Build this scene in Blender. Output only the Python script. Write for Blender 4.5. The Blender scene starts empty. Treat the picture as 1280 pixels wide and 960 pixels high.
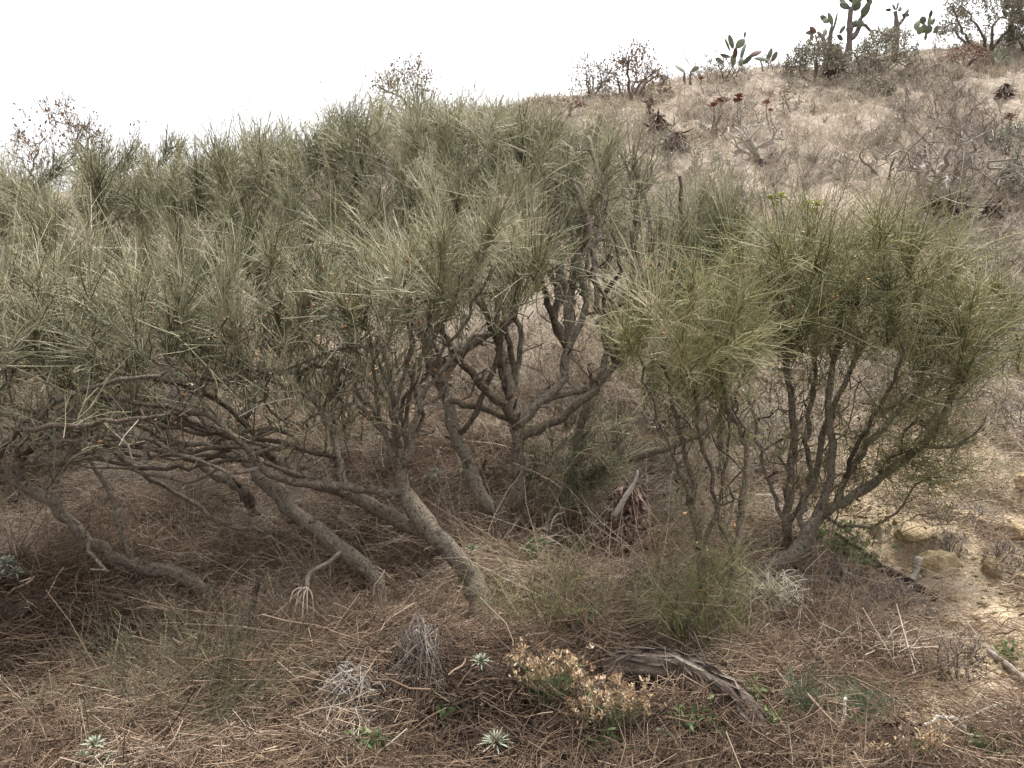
import bpy, bmesh, math
import numpy as np
C = bpy.context.scene.collection
R_ = math.radians
SRC_W, SRC_H = 1280, 960
HFOV = R_(62)
FPX = SRC_W / 2 / math.tan(HFOV / 2)
PITCH = R_(-6.0)
CAM = np.array([0.0, 0.0, 1.6])
MASTER = np.random.default_rng(11)

# ------------------------------------------------------------------ noise and terrain
_lat = np.random.default_rng(5).random((256, 256))
def vnoise(x, y):
    x = np.asarray(x, float); y = np.asarray(y, float)
    xi = np.floor(x).astype(int); yi = np.floor(y).astype(int)
    fx = x - xi; fy = y - yi
    fx = fx * fx * (3 - 2 * fx); fy = fy * fy * (3 - 2 * fy)
    a = _lat[xi & 255, yi & 255]; b = _lat[(xi + 1) & 255, yi & 255]
    c = _lat[xi & 255, (yi + 1) & 255]; d = _lat[(xi + 1) & 255, (yi + 1) & 255]
    return (a * (1 - fx) + b * fx) * (1 - fy) + (c * (1 - fx) + d * fx) * fy
def fbm(x, y, o=4):
    s = 0; a = .5; t = 0
    for k in range(o):
        s = s + a * vnoise(x * 2 ** k + 17.3 * k, y * 2 ** k + 9.1 * k); t += a; a *= .5
    return s / t
_py = np.array([-400, 0, 2.5, 3.6, 4.5, 5.0, 5.6, 6.3, 7, 8.5, 10, 13.5, 17, 25, 60, 400])
_pz = np.array([-30, 0, .02, .03, .06, .14, .37, .69, 1.06, 1.88, 2.7, 4.5, 6.3, 10.4, 26, 60.])
def profile(y):
    o = [np.interp(y + d, _py, _pz) for d in (-.5, -.25, 0, .25, .5)]
    return sum(o) / 5
def ymask(a, b, t):
    t = np.clip((t - a) / (b - a), 0, 1); return t * t * (3 - 2 * t)
def soil_mask(x, y):
    n = fbm(x * 1.3 + 3, y * 1.3) - .5
    return ymask(1.5, 2.0, x + n * .9 - .12 * (y - 4)) * ymask(2.7, 3.6, y + n) * (1 - ymask(5.3, 6.8, y + n * 1.5))
PITS = [(1142, 690, .12, .13), (1095, 668, .07, .05), (930, 812, .08, .06), (1180, 695, .05, .05)]
PIT_W = []
BASES = []
def clear(x, y):
    w = 1.0
    for bx, by, br in BASES: w = w * (1 - .92 * np.exp(-(((x - bx) ** 2 + (y - by) ** 2) / br ** 2) ** 2))
    return w
def base_height(x, y):
    yc = np.clip(13.8 + np.where(x < 0, .64, .42) * x, 8.5, 30)
    zc = profile(yc)
    a = profile(y); b = zc - .12 * (y - yc)
    k = .35
    h = np.clip(.5 + .5 * (b - a) / k, 0, 1)
    z = b * (1 - h) + a * h - k * h * (1 - h)
    return z
def height(x, y):
    x = np.asarray(x, float); y = np.asarray(y, float)
    z = base_height(x, y)
    far = ymask(5, 9, y)
    z = z + (fbm(x * .5 + 40, y * .5, 3) - .5) * (.10 + .35 * far)
    z = z + (fbm(x * 2.2, y * 2.2 + 8, 4) - .5) * (.10 + .14 * far)
    z = z + (fbm(x * 9, y * 9 + 3, 3) - .5) * (.025 + .035 * far + .03 * soil_mask(x, y))
    z = z + .16 * ymask(.52, .78, fbm(x * 1.25 + 61, y * 1.6 + 13, 2)) * (1 - far) * (1 - .8 * soil_mask(x, y)) * ymask(2.4, 3.2, y) * clear(x, y)
    for px, py, r, d in PIT_W:
        q = np.hypot((x - px) / 1.5, y - py) / r
        z = z - d * np.exp(-q ** 4) + .35 * d * np.exp(-((q - 1.6) / .5) ** 2) * (y > py)
    return z

# ------------------------------------------------------------------ camera rays (placing by the photo's pixels)
_F = np.array([0, math.cos(PITCH), math.sin(PITCH)]); _U = np.array([0, -math.sin(PITCH), math.cos(PITCH)])
def at(u, v, Y):
    a = (u - 640) / FPX; b = (480 - v) / FPX
    d = _F + b * _U + np.array([a, 0, 0])
    return CAM + d * (Y / d[1])
def ground(u, v, lift=0.0):
    ys = np.arange(1.5, 40, .02)
    a = (u - 640) / FPX; b = (480 - v) / FPX
    d = _F + b * _U + np.array([a, 0, 0])
    P = CAM + ys[:, None] / d[1] * d
    hit = np.nonzero(P[:, 2] <= height(P[:, 0], P[:, 1]))[0]
    p = P[hit[0]] if len(hit) else P[-1]
    return np.array([p[0], p[1], float(height(p[0], p[1])) + lift])
def px(n, Y): return n * Y / FPX
for (u, v, r, d) in PITS:
    g = ground(u, v); PIT_W.append((g[0], g[1], r, d))
for (u, v, r) in ((600, 790, .34), (560, 770, .3), (955, 735, .3), (1000, 725, .28), (470, 745, .25), (250, 750, .25)):
    g = ground(u, v); BASES.append((g[0], g[1], r))
def drop(p, lift=0.0):
    p = np.array(p, float); p[2] = float(height(p[0], p[1])) + lift; return p

# ------------------------------------------------------------------ mesh collecting
def unit(v):
    v = np.asarray(v, float)
    return v / np.maximum(np.linalg.norm(v, axis=-1, keepdims=True), 1e-9)
class MB:
    def __init__(s): s.v = []; s.q = []; s.t = []; s.tint = []; s.aux = []; s.n = 0
    def add(s, v, q=None, t=None, tint=0.5, aux=0.0):
        v = np.asarray(v, float).reshape(-1, 3); m = len(v)
        s.v.append(v)
        if q is not None and len(q): s.q.append(np.asarray(q, np.int64) + s.n)
        if t is not None and len(t): s.t.append(np.asarray(t, np.int64) + s.n)
        s.tint.append(np.broadcast_to(np.asarray(tint, float), (m,)).copy()); s.aux.append(np.broadcast_to(np.asarray(aux, float), (m,)).copy())
        s.n += m
    def tubes(s, P, R, S=3, tint=.5, aux=None, cap=False, knob=0.0, rng=None):
        P = np.asarray(P, float); R = np.asarray(R, float); N, K, _ = P.shape
        if N == 0: return
        T = np.empty_like(P); T[:, 1:-1] = P[:, 2:] - P[:, :-2]; T[:, 0] = P[:, 1] - P[:, 0]; T[:, -1] = P[:, -1] - P[:, -2]
        T = unit(T)
        A = np.where(np.abs(T[:, :1, 2:3]) < .8, np.array([0, 0, 1.]), np.array([1., 0, 0]))
        A = np.broadcast_to(A, T.shape).copy()
        for k in range(K):                                   # carry the frame along
            ref = A[:, k] if k == 0 else prev
            x = ref - (ref * T[:, k]).sum(-1, keepdims=True) * T[:, k]
            x = unit(x); A[:, k] = x; prev = x
        B = np.cross(T, A)
        an = np.arange(S) * 2 * math.pi / S
        rr = R[:, :, None]
        if knob and rng is not None:
            rr = rr * (1 + knob * (rng.random((N, K, S)) - .5) * 2)
        V = P[:, :, None, :] + rr[..., None] * (np.cos(an)[None, None, :, None] * A[:, :, None, :] + np.sin(an)[None, None, :, None] * B[:, :, None, :])
        i = (np.arange(N) * K * S)[:, None, None] + (np.arange(K - 1) * S)[None, :, None]
        j = np.arange(S)[None, None, :]; j2 = (j + 1) % S
        Q = np.stack(np.broadcast_arrays(i + j, i + j2, i + S + j2, i + S + j), -1).reshape(-1, 4)
        tint = np.asarray(tint, float)
        if tint.ndim == 1: tint = tint[:, None]
        tt = np.broadcast_to(tint, (N, K)); tt = np.repeat(tt.reshape(-1), S)
        ax = np.linspace(0, 1, K)[None] if aux is None else np.asarray(aux, float)
        ax = np.repeat(np.broadcast_to(ax, (N, K)).reshape(-1), S)
        tr = None
        if cap:
            b0 = np.arange(N) * K * S; tl = []
            for k in range(1, S - 1):
                tl.append(np.stack([b0, b0 + k + 1, b0 + k], -1)); e = b0 + (K - 1) * S; tl.append(np.stack([e, e + k, e + k + 1], -1))
            tr = np.concatenate(tl)
        s.add(V.reshape(-1, 3), Q, tr, tt, ax)
    def leaves(s, P, D, L, W, up=None, curl=0.2, prof=(.35, 1, .85, .08), tint=.5, fold=.18, rng=MASTER):
        """leaf strips with a centre fold, K rows of 3 verts"""
        P = np.asarray(P, float); D = unit(D); N = len(P); K = len(prof)
        if N == 0: return
        if up is None: up = rng.normal(size=(N, 3)) * .5 + np.array([0, 0, 1.])
        X = unit(np.cross(D, up)); Nn = np.cross(X, D)
        L = np.broadcast_to(L, (N,)); W = np.broadcast_to(W, (N,)); curl = np.broadcast_to(curl, (N,))
        t = np.linspace(0, 1, K)
        ctr = P[:, None] + (L[:, None] * t)[..., None] * D[:, None] + (L * curl)[:, None, None] * (t ** 2)[None, :, None] * Nn[:, None]
        w = W[:, None] * np.array(prof)[None] * .5
        l = ctr - w[..., None] * X[:, None] + (w * fold * 2)[..., None] * Nn[:, None]
        r = ctr + w[..., None] * X[:, None] + (w * fold * 2)[..., None] * Nn[:, None]
        V = np.stack([l, ctr, r], 2)
        i = (np.arange(N) * K * 3)[:, None, None] + (np.arange(K - 1) * 3)[None, :, None]; j = np.arange(2)[None, None]
        Q = np.stack(np.broadcast_arrays(i + j, i + j + 1, i + j + 4, i + j + 3), -1).reshape(-1, 4)
        tint = np.broadcast_to(tint, (N,))
        s.add(V.reshape(-1, 3), Q, None, np.repeat(tint, K * 3), np.repeat(np.broadcast_to(t[None], (N, K)).reshape(-1), 3))
    def build(s, name, mat, parent=None, origin=None, smooth=True):
        me = bpy.data.meshes.new(name)
        v = np.concatenate(s.v) if s.v else np.zeros((0, 3))
        o0 = np.zeros(3)
        if origin is not None: o0 = np.asarray(origin, float)
        elif parent is not None: o0 = np.array(parent.location) if parent.parent is None else np.array(parent['_o'])
        v = v - o0
        me.vertices.add(len(v)); me.vertices.foreach_set('co', v.astype(np.float32).ravel())
        q = np.concatenate(s.q) if s.q else np.zeros((0, 4), int); t = np.concatenate(s.t) if s.t else np.zeros((0, 3), int)
        loops = np.concatenate([q.ravel(), t.ravel()]).astype(np.int32)
        tot = np.concatenate([np.full(len(q), 4), np.full(len(t), 3)]).astype(np.int32)
        st = np.concatenate([[0], np.cumsum(tot)[:-1]]).astype(np.int32) if len(tot) else np.zeros(0, np.int32)
        me.loops.add(len(loops)); me.loops.foreach_set('vertex_index', loops)
        me.polygons.add(len(tot)); me.polygons.foreach_set('loop_start', st); me.polygons.foreach_set('loop_total', tot)
        me.polygons.foreach_set('use_smooth', np.full(len(tot), smooth))
        me.update(calc_edges=True)
        for nm, data in (('tint', s.tint), ('along', s.aux)):
            a = me.attributes.new(nm, 'FLOAT', 'POINT')
            if data: a.data.foreach_set('value', np.concatenate(data).astype(np.float32))
        me.materials.append(mat)
        o = bpy.data.objects.new(name, me); C.objects.link(o)
        if parent is not None:
            o.parent = parent
            if parent.parent is not None: pass
        elif origin is not None: o.location = o0
        return o
def tag(o, label=None, cat=None, group=None, kind=None):
    if label: o['label'] = label
    if cat: o['category'] = cat
    if group: o['group'] = group
    if kind: o['kind'] = kind
    return o
def thing(name, loc, label, cat, group=None):
    o = bpy.data.objects.new(name, None); C.objects.link(o); o.location = [float(c) for c in loc]; o.empty_display_size = .1
    return tag(o, label, cat, group)

# ------------------------------------------------------------------ materials
def mat_ramp(name, stops, rough=.8, noise=0.0, nscale=40, attr='tint', bump=0.0, bscale=60, spec=.25, along=None, trans=0.0, patch=None):
    m = bpy.data.materials.new(name); m.use_nodes = True
    nt = m.node_tree; n = nt.nodes; l = nt.links
    p = n['Principled BSDF']; p.inputs['Roughness'].default_value = rough; p.inputs['Specular IOR Level'].default_value = spec
    a = n.new('ShaderNodeAttribute'); a.attribute_name = attr
    ramp = n.new('ShaderNodeValToRGB'); e = ramp.color_ramp.elements
    while len(e) > 1: e.remove(e[-1])
    e[0].position = stops[0][0]; e[0].color = (*stops[0][1], 1)
    for ps, cl in stops[1:]:
        k = e.new(ps); k.color = (*cl, 1)
    fac = a.outputs['Fac']
    tc = n.new('ShaderNodeTexCoord')
    if noise:
        nz = n.new('ShaderNodeTexNoise'); nz.inputs['Scale'].default_value = nscale; nz.inputs['Detail'].default_value = 5
        l.new(tc.outputs['Object'], nz.inputs['Vector'])
        mm = n.new('ShaderNodeMath'); mm.operation = 'MULTIPLY_ADD'; mm.inputs[1].default_value = noise * 2; mm.inputs[2].default_value = -noise
        l.new(nz.outputs['Fac'], mm.inputs[0])
        ad = n.new('ShaderNodeMath'); ad.operation = 'ADD'; ad.use_clamp = True
        l.new(fac, ad.inputs[0]); l.new(mm.outputs[0], ad.inputs[1]); fac = ad.outputs[0]
    l.new(fac, ramp.inputs['Fac']); col = ramp.outputs['Color']
    if along:                                                    # (colour, strength) toward the tip
        b = n.new('ShaderNodeAttribute'); b.attribute_name = 'along'
        pw = n.new('ShaderNodeMath'); pw.operation = 'POWER'; pw.inputs[1].default_value = along[2] if len(along) > 2 else 1.0
        l.new(b.outputs['Fac'], pw.inputs[0])
        mu = n.new('ShaderNodeMath'); mu.operation = 'MULTIPLY'; mu.inputs[1].default_value = along[1]; l.new(pw.outputs[0], mu.inputs[0])
        mx = n.new('ShaderNodeMix'); mx.data_type = 'RGBA'; l.new(mu.outputs[0], mx.inputs['Factor']); l.new(col, mx.inputs['A']); mx.inputs['B'].default_value = (*along[0], 1)
        col = mx.outputs['Result']
    if patch:                                                    # (colour, scale, threshold, strength)
        pn = n.new('ShaderNodeTexNoise'); pn.inputs['Scale'].default_value = patch[1]; pn.inputs['Detail'].default_value = 8; pn.inputs['Roughness'].default_value = .75; l.new(tc.outputs['Object'], pn.inputs['Vector'])
        pr = n.new('ShaderNodeMapRange'); pr.inputs[1].default_value = patch[2]; pr.inputs[2].default_value = patch[2] + .08; pr.inputs[4].default_value = patch[3]; l.new(pn.outputs['Fac'], pr.inputs[0])
        px_ = n.new('ShaderNodeMix'); px_.data_type = 'RGBA'; l.new(pr.outputs[0], px_.inputs['Factor']); l.new(col, px_.inputs['A']); px_.inputs['B'].default_value = (*patch[0], 1); col = px_.outputs['Result']
        if patch[3] > .3:
            qn = n.new('ShaderNodeTexNoise'); qn.inputs['Scale'].default_value = patch[1] * 3.1; qn.inputs['Detail'].default_value = 6; l.new(tc.outputs['Object'], qn.inputs['Vector'])
            qr = n.new('ShaderNodeMapRange'); qr.inputs[1].default_value = .56; qr.inputs[2].default_value = .64; qr.inputs[4].default_value = .65; l.new(qn.outputs['Fac'], qr.inputs[0])
            qx = n.new('ShaderNodeMix'); qx.data_type = 'RGBA'; l.new(qr.outputs[0], qx.inputs['Factor']); l.new(col, qx.inputs['A']); qx.inputs['B'].default_value = (.035, .025, .018, 1); col = qx.outputs['Result']
    l.new(col, p.inputs['Base Color'])
    crack = None
    if patch:
        vo = n.new('ShaderNodeTexVoronoi'); vo.feature = 'DISTANCE_TO_EDGE'; vo.inputs['Scale'].default_value = 58; vo.inputs['Randomness'].default_value = 1.0
        wn = n.new('ShaderNodeTexNoise'); wn.inputs['Scale'].default_value = 30; l.new(tc.outputs['Object'], wn.inputs['Vector'])
        wm = n.new('ShaderNodeMix'); wm.data_type = 'RGBA'; wm.inputs['Factor'].default_value = .06; l.new(tc.outputs['Object'], wm.inputs['A']); l.new(wn.outputs['Color'], wm.inputs['B'])
        sc_ = n.new('ShaderNodeMapping'); sc_.inputs['Scale'].default_value = (1.5, 1.5, .55); l.new(wm.outputs['Result'], sc_.inputs['Vector']); l.new(sc_.outputs[0], vo.inputs['Vector'])
        cr = n.new('ShaderNodeMapRange'); cr.inputs[1].default_value = 0; cr.inputs[2].default_value = .09; cr.inputs[3].default_value = .45; cr.inputs[4].default_value = 1.0; l.new(vo.outputs['Distance'], cr.inputs[0]); crack = cr.outputs[0]
        cv = n.new('ShaderNodeVectorMath'); cv.operation = 'SCALE'; l.new(col, cv.inputs[0]); l.new(crack, cv.inputs['Scale']); l.new(cv.outputs[0], p.inputs['Base Color'])
    if bump:
        bn = n.new('ShaderNodeTexNoise'); bn.inputs['Scale'].default_value = bscale; bn.inputs['Detail'].default_value = 6; bn.inputs['Roughness'].default_value = .7
        l.new(tc.outputs['Object'], bn.inputs['Vector'])
        bp = n.new('ShaderNodeBump'); bp.inputs['Strength'].default_value = bump; bp.inputs['Distance'].default_value = .018
        if crack is not None:
            hm_ = n.new('ShaderNodeMath'); hm_.operation = 'MULTIPLY'; l.new(bn.outputs['Fac'], hm_.inputs[0]); l.new(crack, hm_.inputs[1]); l.new(hm_.outputs[0], bp.inputs['Height'])
        else: l.new(bn.outputs['Fac'], bp.inputs['Height'])
        l.new(bp.outputs['Normal'], p.inputs['Normal'])
    if trans:
        tr = n.new('ShaderNodeBsdfTranslucent'); l.new(col, tr.inputs['Color'])
        mix = n.new('ShaderNodeMixShader'); mix.inputs[0].default_value = trans
        l.new(p.outputs[0], mix.inputs[1]); l.new(tr.outputs[0], mix.inputs[2]); l.new(mix.outputs[0], n['Material Output'].inputs['Surface'])
    return m
M = {}
M['bark'] = mat_ramp('bark', [(0, (.055, .039, .028)), (.25, (.115, .083, .059)), (.5, (.20, .155, .115)), (.75, (.30, .25, .19)), (1, (.40, .345, .275))], .92, .3, 34, bump=1.0, bscale=55, patch=((.36, .335, .27), 11, .55, .55))
M['bark_pale'] = mat_ramp('bark_pale', [(0, (.11, .085, .065)), (.4, (.22, .18, .14)), (.7, (.33, .28, .22)), (1, (.48, .43, .36))], .9, .3, 22, bump=.9, bscale=60)
M['broom'] = mat_ramp('broom_twig', [(0, (.088, .085, .05)), (.3, (.225, .218, .128)), (.6, (.385, .365, .225)), (.85, (.50, .475, .325)), (.95, (.52, .44, .28)), (1, (.62, .57, .45))], .5, along=((.42, .40, .25), .4, 2.0), spec=.35, trans=.32)
M['broom_green'] = mat_ramp('broom_green_twig', [(0, (.075, .078, .03)), (.35, (.20, .195, .075)), (.7, (.335, .315, .14)), (.92, (.44, .40, .21)), (1, (.58, .53, .36))], .5, along=((.35, .335, .17), .4, 2.0), spec=.35, trans=.32)
M['broom_blue'] = mat_ramp('broom_blue_twig', [(0, (.07, .10, .06)), (.5, (.14, .18, .10)), (1, (.24, .27, .16))], .55)
M['olive'] = mat_ramp('olive_twig', [(0, (.06, .05, .032)), (.5, (.125, .12, .07)), (.85, (.20, .20, .115)), (1, (.32, .30, .14))], .7)
M['pod'] = mat_ramp('pod', [(0, (.17, .08, .035)), (.5, (.30, .165, .075)), (1, (.46, .32, .17))], .7)
M['litter'] = mat_ramp('dead_twig', [(0, (.050, .033, .023)), (.35, (.155, .102, .067)), (.65, (.28, .204, .14)), (.88, (.45, .36, .27)), (1, (.56, .48, .39))], .8)
M['grass'] = mat_ramp('dry_grass_blade', [(0, (.18, .135, .10)), (.35, (.36, .29, .215)), (.7, (.52, .445, .345)), (1, (.68, .60, .49))], .75)
M['greydead'] = mat_ramp('grey_dead_wood', [(0, (.10, .08, .07)), (.5, (.24, .205, .175)), (1, (.46, .42, .37))], .85, .25, 40)
M['hillwood'] = mat_ramp('hill_branch', [(0, (.10, .078, .064)), (.5, (.21, .175, .148)), (1, (.42, .37, .325))], .85, .2, 25)
M['hillleaf'] = mat_ramp('hill_leaf', [(0, (.17, .165, .125)), (.4, (.28, .27, .205)), (.75, (.385, .36, .28)), (1, (.50, .46, .38))], .7)
M['rustleaf'] = mat_ramp('rust_leaf', [(0, (.10, .05, .035)), (.4, (.20, .12, .075)), (.75, (.30, .20, .10)), (1, (.40, .27, .17))], .75)
M['silver'] = mat_ramp('silver_leaf', [(0, (.10, .125, .085)), (.5, (.24, .275, .20)), (1, (.42, .45, .36))], .6, along=((.42, .44, .35), .25))
M['weed'] = mat_ramp('weed_leaf', [(0, (.06, .095, .035)), (.5, (.135, .19, .075)), (1, (.28, .33, .15))], .55, trans=.32)
M['yellow'] = mat_ramp('yellow_green_leaf', [(0, (.30, .31, .12)), (1, (.60, .57, .27))], .6)
M['flower'] = mat_ramp('dry_flower', [(0, (.18, .105, .06)), (.4, (.37, .25, .15)), (.75, (.52, .40, .26)), (1, (.70, .60, .45))], .8, trans=.2)
M['redrose'] = mat_ramp('dried_rosette', [(0, (.10, .045, .035)), (.5, (.22, .10, .07)), (1, (.36, .22, .16))], .7)
M['brownleaf'] = mat_ramp('dead_leaf', [(0, (.045, .025, .018)), (.4, (.11, .062, .045)), (.75, (.24, .16, .12)), (1, (.52, .42, .35))], .7)
M['pad'] = mat_ramp('cactus_pad', [(0, (.075, .085, .06)), (.5, (.14, .155, .105)), (1, (.21, .24, .15))], .6, .25, 14, bump=.3, bscale=50)
M['padred'] = mat_ramp('cactus_pad_red', [(0, (.11, .07, .06)), (1, (.20, .11, .09))], .6, .25, 14)
M['cactustrunk'] = mat_ramp('cactus_trunk', [(0, (.09, .07, .065)), (.5, (.16, .13, .12)), (1, (.24, .20, .18))], .8, .25, 18, bump=.6, bscale=30)
M['rock'] = mat_ramp('ochre_rock', [(0, (.16, .11, .06)), (.4, (.34, .255, .145)), (.7, (.47, .375, .225)), (1, (.60, .52, .36))], .95, .35, 18, bump=1.0, bscale=45)
M['rockpale'] = mat_ramp('pale_rock', [(0, (.27, .20, .12)), (.5, (.44, .35, .235)), (1, (.58, .50, .38))], .95, .3, 20, bump=1.0, bscale=45)
M['darkwood'] = mat_ramp('rotten_wood', [(0, (.05, .037, .03)), (.45, (.125, .095, .076)), (.8, (.21, .17, .14)), (1, (.32, .27, .225))], .9, .3, 30, bump=1.0, bscale=55)

# terrain material: vertex colour times noise, with grit
def mat_ground():
    m = bpy.data.materials.new('dry_soil'); m.use_nodes = True
    nt = m.node_tree; n = nt.nodes; l = nt.links; p = n['Principled BSDF']; p.inputs['Roughness'].default_value = .95; p.inputs['Specular IOR Level'].default_value = .1
    a = n.new('ShaderNodeAttribute'); a.attribute_name = 'soilcol'; tc = n.new('ShaderNodeTexCoord')
    def nz(sc, d=6):
        q = n.new('ShaderNodeTexNoise'); q.inputs['Scale'].default_value = sc; q.inputs['Detail'].default_value = d; q.inputs['Roughness'].default_value = .65; l.new(tc.outputs['Object'], q.inputs['Vector']); return q
    n1 = nz(7); n2 = nz(60, 3)
    r1 = n.new('ShaderNodeMapRange'); r1.inputs[1].default_value = .3; r1.inputs[2].default_value = .7; r1.inputs[3].default_value = .55; r1.inputs[4].default_value = 1.35; l.new(n1.outputs['Fac'], r1.inputs[0])
    r2 = n.new('ShaderNodeMapRange'); r2.inputs[1].default_value = .3; r2.inputs[2].default_value = .7; r2.inputs[3].default_value = .6; r2.inputs[4].default_value = 1.3; l.new(n2.outputs['Fac'], r2.inputs[0])
    mu = n.new('ShaderNodeMath'); mu.operation = 'MULTIPLY'; l.new(r1.outputs[0], mu.inputs[0]); l.new(r2.outputs[0], mu.inputs[1])
    vm = n.new('ShaderNodeVectorMath'); vm.operation = 'SCALE'; l.new(a.outputs['Color'], vm.inputs[0]); l.new(mu.outputs[0], vm.inputs['Scale'])
    l.new(vm.outputs[0], p.inputs['Base Color'])
    bp = n.new('ShaderNodeBump'); bp.inputs['Strength'].default_value = 1.0; bp.inputs['Distance'].default_value = .02
    l.new(n2.outputs['Fac'], bp.inputs['Height']); l.new(bp.outputs['Normal'], p.inputs['Normal'])
    return m
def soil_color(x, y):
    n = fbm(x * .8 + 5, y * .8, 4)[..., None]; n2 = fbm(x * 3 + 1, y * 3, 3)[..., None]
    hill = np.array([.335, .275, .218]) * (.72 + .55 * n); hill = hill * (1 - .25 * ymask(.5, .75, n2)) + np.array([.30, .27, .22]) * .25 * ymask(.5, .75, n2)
    under = np.array([.17, .12, .083]) * (.7 + .6 * n) * (.62 + .5 * ymask(3.3, 4.5, y))[..., None]  # last factor paints soil lighter toward the back, making up for canopy shade
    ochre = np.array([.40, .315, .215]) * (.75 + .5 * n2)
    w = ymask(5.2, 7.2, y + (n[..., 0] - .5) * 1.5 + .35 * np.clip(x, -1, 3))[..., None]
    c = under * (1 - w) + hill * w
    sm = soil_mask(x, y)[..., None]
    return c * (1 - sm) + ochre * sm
def graded(a, b, st, lim, g=1.25):
    c = list(np.arange(a, b, st)); s = st; t = c[-1]
    while t < lim: s *= g; t += s; c.append(t)
    s = st; t = a; pre = []
    while t > -lim: s *= g; t -= s; pre.append(t)
    return np.array(pre[::-1] + c)
def make_terrain():
    X = graded(-6.5, 10.5, .06, 420); Y = graded(1.4, 20, .05, 420)
    gx, gy = np.meshgrid(X, Y, indexing='xy'); z = height(gx, gy)
    b = MB(); nx = len(X); ny = len(Y)
    i = np.arange(ny - 1)[:, None] * nx + np.arange(nx - 1)[None]
    Q = np.stack([i, i + 1, i + nx + 1, i + nx], -1).reshape(-1, 4)
    b.add(np.stack([gx, gy, z], -1), Q)
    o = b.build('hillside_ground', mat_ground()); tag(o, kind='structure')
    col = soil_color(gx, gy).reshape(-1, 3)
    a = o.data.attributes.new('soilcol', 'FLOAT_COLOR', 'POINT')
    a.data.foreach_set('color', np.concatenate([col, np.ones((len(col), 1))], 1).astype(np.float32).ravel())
make_terrain()

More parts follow.
